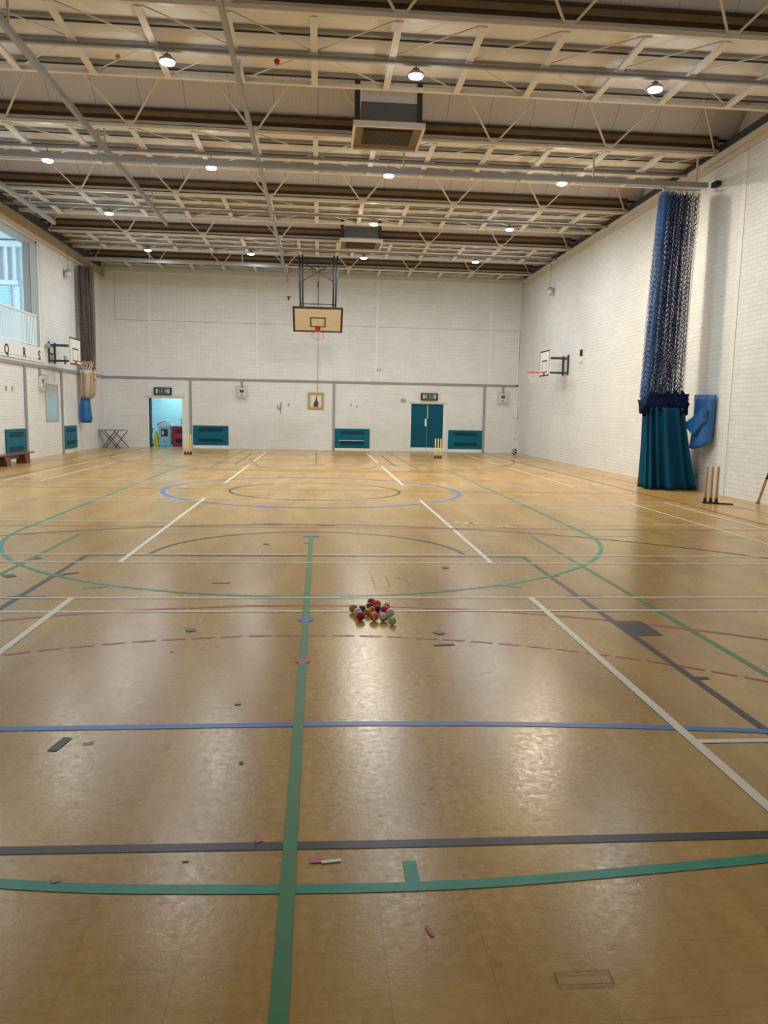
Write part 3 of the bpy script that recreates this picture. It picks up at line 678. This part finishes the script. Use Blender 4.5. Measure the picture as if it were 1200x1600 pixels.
def caged_box(wall, a, z, label):
    if wall == 'F': loc = (a, YF, z); P = lambda x, d, zz: (x, -d, zz)
    else: loc = (XL, a, z); P = lambda x, d, zz: (d, x, zz)
    t = thing('caged_wall_box', loc, label, 'caged wall box', 'caged boxes under the trunking')
    def bx(mb, x0, x1, d0, d1, z0, z1):
        p, q = P(x0, d0, z0), P(x1, d1, z1); mb.box(*sorted((p[0], q[0])), *sorted((p[1], q[1])), z0, z1)
    m = MB('white_paint'); bx(m, -.17, .17, 0, .08, -.2, .2); m.build('casing', t, bevel=.01)
    m = MB('sign_black'); bx(m, -.08, .08, .08, .085, .0, .12); m.build('display', t)
    m = MB('box_grey'); bx(m, -.05, .05, .08, .085, -.13, -.05); m.build('dial', t)
    m = MB('box_grey'); W_, H_, Dp = .25, .27, .17
    for zz in (-H_, -H_/2, 0, H_/2, H_): m.tube([P(-W_, .01, zz), P(-W_, Dp, zz), P(W_, Dp, zz), P(W_, .01, zz)], .006, 4)
    for k in range(7): xx = -W_+k*W_/3; m.tube([P(xx, .01, -H_), P(xx, Dp, -H_), P(xx, Dp, H_), P(xx, .01, H_)], .005, 4)
    m.build('wire_cage', t)
caged_box('F', -3.14, 2.33, 'wire caged grey box on the far wall above the left teal heater')
caged_box('F', 7.92, 2.32, 'wire caged grey box on the far wall near the right corner')
caged_box('L', 25.85, 2.34, 'wire caged grey box on the left wall beside the mirror')
t = thing('wall_mirror', (XL, 26.84, 1.73), 'tall thin framed mirror panel on the left wall', 'mirror')
MB('mirror_glass').box(0, .015, -.58, .58, -.58, .58).build('glass', t)
m = MB('box_grey')
for a in ((-.61, .61, -.61, -.58), (-.61, .61, .58, .61), (-.61, -.58, -.58, .58), (.58, .61, -.58, .58)): m.box(0, .025, *a)
m.build('frame', t)
# framed picture
t = thing('framed_picture', (-.07, YF, 2.06), 'gold framed picture of a dark bottle shape on the far wall under the hoop', 'picture')
m = MB('frame_gold')
for a in ((-.33, .33, -.34, -.25), (-.33, .33, .26, .35), (-.33, -.24, -.25, .26), (.24, .33, -.25, .26)): m.box(a[0], a[1], -.06, 0, a[2], a[3])
m.build('frame', t, bevel=.01)
MB('picture_ground').box(-.24, .24, -.02, 0, -.25, .26).build('canvas', t)
m = MB('picture_dark'); m._add([(-.12, -.024, -.13), (.14, -.024, -.13), (.075, -.024, .0), (.045, -.024, .1), (.05, -.024, .22), (.02, -.024, .22), (.0, -.024, .08), (-.05, -.024, -.04)], [tuple(range(8))]); m.build('bottle_shape', t)
MB('picture_red').box(-.09, .10, -.026, -.02, -.25, -.13).build('red_base', t)
# sundry small wall things
def small(name, label, cat, mb, loc, group=None): return tag(mb.build(name, loc=loc), label, cat, group)
m = MB('box_grey'); m.tube([(-.12, -.03, .1), (-.10, -.05, -.06), (0, -.06, -.12), (.02, -.04, .15), (.05, -.03, .2)], .02, 6).tube([(.01, -.04, -.12), (.01, -.03, -.28)], .012, 6)
small('wall_hook', 'grey double coat hook on the far wall left of the picture', 'hook', m, (-1.55, YF, 1.78))
m = MB('box_grey'); m.box(-.02, .02, -.04, 0, -.07, .07).tube([(0, -.04, 0), (0, -.09, .04)], .012, 6)
small('wall_hook', 'tiny single hook just left of the framed picture', 'hook', m, (-1.2, YF, 1.87))
for x, z, l in ((1.43, 1.93, 'tiny grey wall peg above the middle heater, left of two'), (1.67, 1.86, 'tiny grey wall peg above the middle heater, right of two')):
    m = MB('box_grey'); m.box(-.03, .03, -.03, 0, -.03, .03).tube([(0, -.03, 0), (0, -.07, .02)], .012, 6); small('wall_peg', l, 'wall peg', m, (x, YF, z), 'wall pegs')
m = MB('box_grey'); m.box(-.08, .10, -.05, 0, -.07, .07).box(-.16, -.08, -.02, 0, -.012, .012); small('alarm_box', 'small square grey alarm box left of the teal double doors', 'alarm box', m, (3.63, YF, 2.16))
m = MB('dark_steel'); m.box(-.09, .09, -.03, 0, .04, .07).box(-.03, .03, -.05, 0, -.08, .04); small('wall_bracket', 'small dark T-shaped bracket high on the far wall', 'bracket', m, (-1.22, YF, 6.24))
m = MB('box_grey'); m.box(-.09, -.03, -.02, 0, -.05, .05).box(.03, .09, -.02, 0, -.05, .05); small('wall_bracket', 'pair of pale little clips on the far wall above the trunking', 'bracket', m, (2.57, YF, 3.40))
for y, l in ((23.05, 'left of two small slots on the left wall'), (23.5, 'right of two small slots on the left wall')):
    m = MB('box_grey'); m.box(0, .03, -.03, .03, -.07, .07); small('wall_socket', l, 'wall slot', m, (XL, y, 2.1), 'wall slots')
m = MB(['rubber_black', 'white_paint']); m.box(-.05, 0, -.07, .07, .0, .22, 0).box(-.06, 0, -.08, .08, -.18, 0, 1); small('wall_switch', 'small black and white switch on the right wall beyond the hoop bracket', 'switch', m, (XR, 25.35, 3.58))
m = MB('rubber_black'); m.box(-.12, 0, -.11, .11, -.05, .05); small('camera_box', 'small black box on the right wall beside the track end', 'wall box', m, (XR, 16.93, 6.66))
m = MB('box_grey'); m.lathe([(.02, 0), (.07, .02), (.09, .10), (.06, .12)], n=16); o = small('loudspeaker', 'small round grey loudspeaker on the left wall beside the gallery', 'loudspeaker', m, (XL+.02, 26.4, 3.56)); o.rotation_euler = (0, PI/2, 0)
o = small('outlet_box', 'pale pipe box low in the right rear corner', 'wall box', MB('cool_white').box(-.07, .07, -.05, 0, -.2, .2), (8.48, YF-.05, 1.7))
# caged sensor lamps hung near the side walls
for X, Y, s, l in ((8.53, 28.8, -1, 'small caged bulkhead lamp hanging high by the right wall'), (-8.63, 28.5, 1, 'small caged bulkhead lamp hanging high by the left wall')):
    t = thing('bulkhead_lamp', (X, Y, 6.2), l, 'lamp', 'bulkhead lamps')
    MB('box_grey').tube([(0, 0, .1), (0, 0, .95)], .012, 6).build('conduit', t)
    MB('grey_steel').lathe([(.10, .02), (.12, .04), (.08, .12)], n=16).build('cap', t)
    MB('cool_white').lathe([(.02, -.15), (.08, -.12), (.10, 0), (.10, .02)], n=16).build('globe', t)
    m = MB('box_grey')
    for k in range(8): a = 2*PI*k/8; m.tube([(.12*math.cos(a), .12*math.sin(a), .03), (.12*math.cos(a), .12*math.sin(a), -.1), (.03*math.cos(a), .03*math.sin(a), -.18)], .005, 4)
    m.build('cage', t)

# ---------------------------------------------------------------- GALLERY FRONT
t = thing('gallery_railing', (XL-.04, 0, 0), 'white metal railing along the gallery edge above the letters', 'railing')
MB('white_paint').box(-.03, .03, OY0, OY1, 4.40, 4.45).build('top_rail', t)
MB('white_paint').box(-.02, .02, OY0, OY1, 3.50, 3.53).build('bottom_rail', t)
y = 20.5
while y < OY1-.05:
    MB('white_paint').box(-.012, .012, y-.012, y+.012, 3.5, 4.41).build('baluster', t); y += .125
pf = thing('gallery_fascia', (XL+.004, 0, 0), 'white board along the gallery edge carrying the dark letters', 'fascia board')
MB('white_paint').box(0, .03, OY0, 26.1, 3.0, 3.46).build('board', pf)
MB('box_grey').box(.03, .034, OY0, 26.05, 3.075, 3.085).build('joint_line', pf)
def letter(ch, y, z, label, size=.40, dx=.032):
    c = bpy.data.curves.new('letter', 'FONT'); c.body = ch; c.size = size; c.extrude = .006; c.align_x = 'CENTER'; c.offset = .006
    o = bpy.data.objects.new('tmp', c); COL.objects.link(o); dg = bpy.context.evaluated_depsgraph_get()
    me = bpy.data.meshes.new_from_object(o.evaluated_get(dg)); bpy.data.objects.remove(o)
    me.materials.clear(); me.materials.append(MAT['letter_navy'])
    o = bpy.data.objects.new('wall_letter', me); COL.objects.link(o)
    o.rotation_euler = (PI/2, 0, PI/2); o.location = (XL+dx+.006, y, z)
    return tag(o, label, 'letter')
letter('Q', 23.14, 3.07, 'dark letter Q on the white gallery board'); letter('R', 24.47, 3.07, 'dark letter R on the white gallery board')
letter('S', 25.72, 3.07, 'dark letter S at the end of the gallery board'); letter('T', 26.98, 3.09, 'dark letter T on the wall left of the hoop bracket', dx=0)
letter('U', 28.35, 3.09, 'dark letter U on the wall behind the left backboard', dx=0)
mat('jamb_brown', (.30, .26, .22), .6); mat('jamb_grey', (.40, .36, .32), .6); jm = MB(['jamb_brown', 'jamb_grey', 'white_paint']); jm.box(XL-T, XL-.21, 25.87, 25.95, 3.46, 6.72, 0); jm.box(XL-.19, XL, 25.85, 25.95, 3.46, 6.72, 1); jm.box(XL-T, XL, OY0, 25.95, 6.64, 6.72, 1)
struct(jm.build('trim_5'))

# ---------------------------------------------------------------- NETS AND CURTAINS
def net_bundle(name, mats, x0, x1, y0, y1, z0, z1, n, x0b, x1b, seed, parent, weight=None, r=.0042):
    rnd = random.Random(seed); m = MB(mats); o = len(m.v)
    for i in range(n):
        f = rnd.random() if weight is None else weight(rnd.random())
        g_ = rnd.random(); ph = rnd.random()*.36; xa = x0+(x1-x0)*f; xb = x0b+(x1b-x0b)*f; ya = y0+(y1-y0)*g_
        A = .011+.014*rnd.random(); st = .055; nz = int((z1-z0)/st); pts = []
        wob = rnd.random()*6; end = rnd.random()*.10
        for j in range(nz):
            z = z1-j*st-ph*.3
            if z < z0-end: break
            q = (z1-z)/(z1-z0)
            x = xa+(xb-xa)*(q**.8)+.02*math.sin(q*7+wob)
            s = 1 if j % 2 else -1
            pts.append((x+s*A, ya+s*A*.4+.02*math.sin(q*5+wob), z))
        m.tube(pts, r, 3, k=(1 if len(mats) > 1 and f < .22 else 0), cap=False)
    return m.build(name, parent)
ct = thing('net_curtain', (8.1, 17.2, 0), 'blue net gathered at the right wall with a long teal cloth skirt', 'net curtain')
net_bundle('net', ['net_blue', 'net_lightblue'], -.55, .26, -.16, .22, 2.02, 6.56, 290, -.72, .17, 3, ct, weight=lambda u: u**1.45, r=.005)
def cloth(name, matn, cx, cy, prof, folds, amp, parent, seed=1, n=260, thick=.5, flat=False):
    """closed wavy bundle; prof = [(z, half width x, half depth y, dx)]"""
    rnd = random.Random(seed); ph = [rnd.random()*6 for _ in range(4)]
    m = MB(matn); V = []
    for q, (z, hx, hy, dx) in enumerate(prof):
        for j in range(n):
            a = 2*PI*j/n
            wv = math.sin(a*folds+ph[0]+.4*math.sin(a*3+z))+.5*math.sin(a*folds*.47+ph[1]+z*.6)
            k = 1+amp*wv*(1 if z < prof[-1][0] else .6)
            V.append((cx+dx+hx*math.copysign(abs(math.cos(a))**.7, math.cos(a))*(1+amp*.25*wv), cy+hy*math.copysign(abs(math.sin(a))**.7, math.sin(a))*k, z))
    L = len(prof)
    F = [(i*n+j, i*n+(j+1) % n, (i+1)*n+(j+1) % n, (i+1)*n+j) for i in range(L-1) for j in range(n)]
    F.append(tuple(range(n-1, -1, -1))); F.append(tuple((L-1)*n+j for j in range(n)))
    m._add(V, F, 0, True); return m.build(name, parent)
prof = []
for i in range(17):
    q = i/16; z = .02+q*1.83
    prof.append((z, .60-.17*q**.7, .38-.14*q, -.03-.20*q**.8+.02))
cloth('skirt', 'curtain_teal', 0, 0, prof, 15, .26, ct, 4)
top = MB('curtain_navy')
for i in range(11):
    a = i/10; cx = -.66+a*.86; rnd = random.Random(i+9)
    z = 1.92+rnd.uniform(-.08, .06); rr = rnd.uniform(.10, .14)
    P = []
    for j in range(9):
        for k in range(14):
            th = PI*j/8; p = 2*PI*k/14; d = rr*(1+.30*math.sin(4*p+j+i)+.2*math.sin(7*th+i+p*2))
            P.append((cx+d*math.sin(th)*math.cos(p), -.02+rnd.uniform(0, .004)+d*1.6*math.sin(th)*math.sin(p), z+d*1.75*math.cos(th)))
    F = [(j*14+k, j*14+(k+1) % 14, (j+1)*14+(k+1) % 14, (j+1)*14+k) for j in range(8) for k in range(14)]
    top._add(P, F, 0, True)
top.build('gathered_ties', ct)
r_ = MB('plaster_top'); r_.bar((-.55, 0, 6.60), (.30, 0, 6.60), .05, .03)
for x in (.08, .2): r_.tube([(x, -.2, 6.62), (x, -.2, 5.6)], .006, 5)
r_.build('carrier_rail', ct)
# loose blue cloth hanging on the wall side
sh = thing('blue_sheet', (8.50, 16.72, 0), 'bright blue folded cloth hanging on the right wall beside the net', 'cloth')
def sheet(pts_top, pts_bot, nz, matn, name, parent, th=.03, wob=.02, seed=0):
    m = MB(matn); n = len(pts_top); V = []
    for s in (0, 1):
        for i in range(nz+1):
            q = i/nz
            for j in range(n):
                a = Vector(pts_top[j]); b = Vector(pts_bot[j]); p = a.lerp(b, q)
                V.append((p.x+s*th+wob*math.sin(j*1.3+q*4+seed)*q, p.y+wob*math.sin(j*2.1+q*3+seed), p.z))
    F = []
    W_ = n; off = (nz+1)*n
    for i in range(nz):
        for j in range(n-1):
            a = i*W_+j; F.append((a, a+1, a+W_+1, a+W_)); F.append((off+a, off+a+W_, off+a+W_+1, off+a+1))
    for j in range(n-1): F.append((j, off+j, off+j+1, j+1)); a = nz*W_+j; F.append((a, a+1, off+a+1, off+a))
    for i in range(nz): a = i*W_; F.append((a, a+W_, off+a+W_, off+a)); a = i*W_+n-1; F.append((a, off+a, off+a+W_, a+W_))
    m._add(V, F, 0, True); return m.build(name, parent)
sheet([(.10, -.46, 2.13), (.02, -.3, 2.13), (.06, -.1, 2.14), (.0, .12, 2.14), (.03, .35, 2.15)], [(.08, -.44, 1.08), (-.10, -.28, .98), (-.16, -.06, .94), (-.14, .14, .97), (.0, .34, 1.04)], 10, 'sheet_blue', 'cloth_body', sh, seed=1)
fd = MB('sheet_blue'); fd._add([(-.12, -.40, 1.85), (-.22, .30, 1.48), (-.20, -.14, 1.26), (-.10, -.38, 1.55), (-.04, -.40, 1.85), (-.08, .30, 1.48), (-.06, -.14, 1.26), (-.02, -.38, 1.55)], [(0, 1, 2, 3), (7, 6, 5, 4), (0, 4, 5, 1), (1, 5, 6, 2), (2, 6, 7, 3), (3, 7, 4, 0)]); fd.build('folded_corner', sh)
# brown net with canvas and blue foot in the left rear corner
cl_ = thing('net_curtain', (-8.42, 29.75, 0), 'brown net in the left corner tied up over beige canvas and blue cloth', 'net curtain')
net_bundle('net', ['net_brown'], -.26, .30, -.14, .14, 2.9, 6.72, 150, -.24, .26, 8, cl_, r=.009)
prof = [(1.93, .14, .14, -.02), (2.05, .22, .2, .0), (2.3, .26, .22, .0), (2.6, .26, .2, .02), (2.85, .27, .2, .0), (2.97, .27, .2, .0)]
cloth('canvas', 'canvas_beige', 0, 0, prof, 9, .2, cl_, 5, n=120)
prof = [(1.04, .17, .12, -.1), (1.2, .21, .13, -.1), (1.6, .19, .12, -.12), (1.98, .15, .1, -.1)]
cloth('cloth_foot', 'sheet_blue', 0, -.02, prof, 6, .2, cl_, 6, n=100)
for x, y, z in ((-.2, -.18, 2.86), (.25, -.1, 2.84), (.28, -.12, 2.66)): MB('canvas_beige').lathe([(.01, -.06), (.05, -.03), (.055, .03), (.01, .06)], c=(x, y, z), n=10).build('tie_knot', cl_)

# ---------------------------------------------------------------- STUMPS, BAT, BENCH, TABLES, BALLS
def stumps(x, y, rz, wood, label, sp=.1, r=.019, base='bar'):
    t = thing('cricket_stumps', (x, y, 0), label, 'cricket stumps', 'sets of cricket stumps', rz=rz)
    if base == 'bar':
        m = MB('rubber_black'); m.box(-sp-.05, sp+.05, -.035, .035, 0, .03).box(sp+.0, sp+.30, -.05, .05, 0, .022); m.build('base', t, bevel=.006)
    else:
        MB('rubber_black').box(-sp-.04, sp+.04, -.06, .06, 0, .035).build('base', t, bevel=.006)
    for i in (-1, 0, 1):
        st = MB(wood).lathe([(r*.9, .03), (r, .05), (r, .70), (r*.6, .715)], c=(i*sp, 0, 0), n=14).build('stump', t)
        MB('rubber_black').lathe([(r*1.25, .0), (r*1.25, .11)], c=(i*sp, 0, 0), n=12).build('spring', st)
    return t
stumps(7.6, 14.25, -.45, 'stump_brown', 'brown wooden cricket stumps by the right wall, nearest the camera', sp=.10, r=.024)
stumps(-4.6, 28.35, .1, 'stump_wood', 'pale yellow cricket stumps before the left side of the far wall', sp=.10, r=.023, base='s')
stumps(4.43, 28.2, .05, 'stump_wood', 'pale yellow cricket stumps before the teal double doors', sp=.10, r=.022, base='s')
bt = thing('cricket_bat', (8.40, 14.0, .0), 'worn wooden cricket bat leaning on the right wall at the photo edge', 'cricket bat')
B0 = Vector((0, 0, .02)); dirn = Vector((.20, -.06, .82)).normalized(); side_ = Vector((.55, .78, 0)); side_ = (side_-dirn*side_.dot(dirn)).normalized()
m = MB('stump_brown'); m.bar(B0, B0+dirn*.05, .075, .03, up=side_); m.bar(B0+dirn*.05, B0+dirn*.50, .108, .045, up=side_.cross(dirn)); m.build('blade', bt, bevel=.008)
m = MB('rubber_black'); m.tube([B0+dirn*.50, B0+dirn*.56], [.03, .018], 10).tube([B0+dirn*.55, B0+dirn*.86], .017, 10); m.build('handle', bt)
bn = thing('gym_bench', (-8.30, 22.3, 0), 'low dark wooden bench against the left wall under a teal heater', 'bench')
MB('bench_wood').box(-.15, .15, -2.3, 1.05, .27, .305).build('seat', bn, bevel=.006)
for y in (.55, -.85, -1.9):
    m = MB('bench_wood'); m._add([(-.15, y-.13, 0), (.15, y-.13, 0), (.15, y+.13, 0), (-.15, y+.13, 0), (-.11, y-.2, .27), (.11, y-.2, .27), (.11, y+.2, .27), (-.11, y+.2, .27)], [(0, 3, 2, 1), (4, 5, 6, 7), (0, 1, 5, 4), (1, 2, 6, 5), (2, 3, 7, 6), (3, 0, 4, 7)]); m.build('leg', bn)
MB('bench_wood').box(-.02, .02, -2.0, .65, .16, .27).build('stretcher', bn)
tb = thing('folding_table', (-8.28, 32.35, 0), 'grey topped folding table with crossed black legs in the left rear corner', 'table')
MB('tabletop_grey').box(-.46, .50, -.32, .32, .70, .735).build('tabletop', tb, bevel=.006)
for k, xo in enumerate((-.34, -.08, .14)):
    for s in (-1, 1): MB('rubber_black').tube([(xo+(.0 if s > 0 else .56)-.1, -.26 if k % 2 else .26, 0), (xo+(.56 if s > 0 else 0)-.16+.02, -.26 if k % 2 else .26, .70)], .016, 6).build('leg', tb)

def ball(x, y, r, m1, label, m2=None, bands_=0, rot=(0, 0, 0), name='cricket_ball', cat='ball', group='balls in the pile on the floor'):
    bm_ = MB([m1, m2 or m1]); n, L = 28, 18; V = []; F = []
    o0 = len(bm_.v)
    for j in range(L+1):
        for k in range(n):
            th = PI*j/L; p = 2*PI*k/n
            V.append((r*math.sin(th)*math.cos(p), r*math.sin(th)*math.sin(p), r*math.cos(th)))
    for j in range(L):
        kk = 0
        if bands_ == 1: kk = 1 if j in (L//2-1, L//2) else 0
        if bands_ == 2: kk = 1 if j in (L//2-2, L//2+1) else 0
        if bands_ == 3: kk = 1 if j < L//2 else 0
        if bands_ == 5: kk = 1 if j in (6, 7, 10, 11) else 0
        if bands_ == 4: kk = 1 if j in (4, 8, 9, 13) else 0
        for k in range(n): bm_._add([], [], 0); F.append(((j*n+k, j*n+(k+1) % n, (j+1)*n+(k+1) % n, (j+1)*n+k), kk))
    bm_.v = V
    for f, k in F: bm_.f.append(f); bm_.mi.append(k); bm_.sm.append(True)
    o = bm_.build(name, loc=(x, y, r+.002)); o.rotation_euler = rot
    return tag(o, label, cat, group)
ball(.38, 6.11, .033, 'ball_olive', 'olive yellow ball with dark band, leftmost of the pile', 'ball_dark', 1, (1.3, .3, .2))
ball(.41, 5.995, .033, 'ball_lilac', 'lilac white ball right behind the dark red ball', 'ball_white', 3, (.8, .4, 0))
ball(.425, 5.865, .036, 'ball_red', 'dark red ball at the front left of the pile', 'ball_pink', 1, (1.2, .2, .5))
ball(.452, 6.10, .030, 'ball_navy', 'navy purple ball behind the lime ball', 'ball_dark', 1, (.9, .3, .9))
ball(.49, 6.01, .029, 'ball_lime', 'bright lime ball near the middle left of the pile', 'ball_olive', 3, (2.6, .4, 0))
ball(.518, 6.20, .030, 'ball_pink', 'magenta pink ball with a grey patch, towards the back', 'ball_slate', 3, (.2, 1.1, 0))
ball(.527, 6.075, .029, 'ball_orange', 'orange-red ball between the lime and slate balls', 'ball_pink', 1, (1.2, 0, .4))
ball(.54, 6.33, .033, 'ball_orange', 'orange ball at the very back of the pile', 'ball_red', 3, (.2, -1.3, 0))
ball(.585, 6.265, .032, 'ball_orange', 'orange ball second from the back', 'ball_orange', 0)
ball(.578, 6.135, .027, 'ball_slate', 'dark slate blue ball in the middle of the pile', 'ball_navy', 1, (1.0, .4, 0))
ball(.53, 5.85, .036, 'ball_orange', 'orange ball with pale seam at the front middle', 'ball_lilac', 1, (.35, 1.35, .2))
ball(.655, 6.19, .030, 'ball_amber', 'amber ball with black stripes at the back right', 'ball_dark', 2, (.2, 1.4, .3))
ball(.632, 6.075, .034, 'ball_orange', 'orange-red ball just in front of the amber ball', 'ball_pink', 3, (2.6, .3, 0))
ball(.602, 5.84, .035, 'ball_white', 'white ball with dark diagonal stripes at the front', 'ball_dark', 5, (.9, -.6, 0))
ball(.668, 5.975, .033, 'ball_lilac', 'pale lilac ball at the right of the pile', 'ball_white', 1, (1.2, .5, 0))
ball(.652, 5.835, .014, 'ball_green', 'tiny pale green ball between the white and green balls', 'ball_olive', 1, (1.0, .8, 0))
ball(.663, 5.745, .030, 'ball_green', 'light green ball, frontmost right of the pile', 'ball_olive', 2, (.6, 1.0, 0))
ball(8.22, 31.9, .12, 'ball_blue', 'dark blue and white basketball in the right rear corner', 'board_white', 4, (.7, .5, 0), name='basketball', group=None)
def stuck(x, y, z, r, m1, label, name='stuck_ball'):
    o = ball(x, y, r, m1, label, name=name, group=None); o.location = (x, y, z); return o
stuck(-.66, 13.8, ZC+.07, .05, 'ball_pink', 'small red ball caught in the ceiling rods left of middle')
stuck(-3.27, 13.95, ZC+.07, .04, 'ball_olive', 'small olive ball caught in the ceiling rods at left')

# ---------------------------------------------------------------- STORE ROOM CONTENT
bn_ = thing('recycling_bin', (-6.56, 34.5, 0), 'pale blue recycling bin with arched top in the lit doorway', 'bin')
MB('bin_blue').box(-.26, .26, -.26, .26, .06, .84).build('body', bn_, bevel=.03)
m = MB(['cool_white', 'picture_dark']); n = 12
P = [(-.28, .84)]+[(-.28*math.cos(PI*i/n), .84+.18*math.sin(PI*i/n)) for i in range(n+1)][1:-1]+[(.28, .84)]
k_ = len(P); m._add([(x, -.28, z) for x, z in P]+[(x, .28, z) for x, z in P], [tuple(range(k_)), tuple(range(2*k_-1, k_-1, -1))]+[(i, i+1, k_+i+1, k_+i) for i in range(k_-1)]+[(k_-1, 0, k_, 2*k_-1)], 0); m.build('lid', bn_)
MB('picture_dark').tube([(-.29*math.cos(PI*i/n), -.27, .86+.2*math.sin(PI*i/n)) for i in range(n+1)], .016, 6).build('arch_trim', bn_)
MB('rubber_black').box(-.14, .14, -.275, -.26, .44, .74).build('label_panel', bn_)
m = MB('ball_lilac'); m.box(-.11, -.03, -.278, -.275, .50, .66).build('poster', bn_)
MB('picture_red').box(.0, .11, -.278, -.275, .47, .68).build('poster', bn_)
MB('picture_dark').box(-.03, .03, -.27, -.26, .2, .24).build('latch', bn_)
rc = thing('red_cabinet', (-6.0, 34.5, 0), 'dark red cabinet with open slots right of the recycling bin', 'cabinet')
MB('red_plastic').box(-.24, .34, -.2, .25, 0, .88).build('body', rc, bevel=.02)
for z0, z1 in ((.58, .74), (.16, .32)): MB('rubber_black').box(-.1, .28, -.205, -.2, z0, z1).build('slot', rc)
MB('ball_pink').box(-.12, .28, -.22, -.2, .36, .54).build('drawer', rc)
wg = thing('wet_floor_sign', (-6.93, 34.35, 0), 'yellow folding floor sign leaning beside the recycling bin', 'floor sign')
for s in (-1, 1):
    m = MB('sign_yellow'); y0, y1 = s*.13, s*.02
    m._add([(-.11, y0, 0), (.11, y0, 0), (.05, y1, .62), (-.05, y1, .62), (-.11, y0+.012, 0), (.11, y0+.012, 0), (.05, y1+.012, .62), (-.05, y1+.012, .62)], [(0, 1, 2, 3), (7, 6, 5, 4), (0, 4, 5, 1), (1, 5, 6, 2), (2, 6, 7, 3), (3, 7, 4, 0)]); m.build('leaf', wg)
MB('sign_yellow').tube([(-.03, 0, .60), (-.03, 0, .66), (.03, 0, .66), (.03, 0, .60)], .01, 6).build('handle', wg)
fc = thing('folded_trolley', (-7.18, 34.55, 0), 'dark folded metal trolley frame at the left inside the doorway', 'trolley')
m = MB('blue_black_steel')
for a, b in (((-.1, 0, .05), (.08, 0, .75)), ((.1, 0, .05), (-.08, 0, .75)), ((-.1, 0, .75), (.12, 0, .75)), ((-.12, .1, .05), (-.08, .1, .75))): m.tube([a, b], .014, 6)
m.build('frame', fc); MB('blue_black_steel').box(-.12, .28, -.05, .2, 0, .09).build('base', fc)
for x, z in ((-6.13, 1.16), (-6.13, 1.0)):
    m = MB('box_grey'); m.box(-.04, .04, -.03, 0, -.05, .05); small('wall_switch', 'grey switch on the store room wall, %s of the pair' % ('upper' if z > 1.1 else 'lower'), 'switch', m, (x, 36.0, z), 'store room switches')
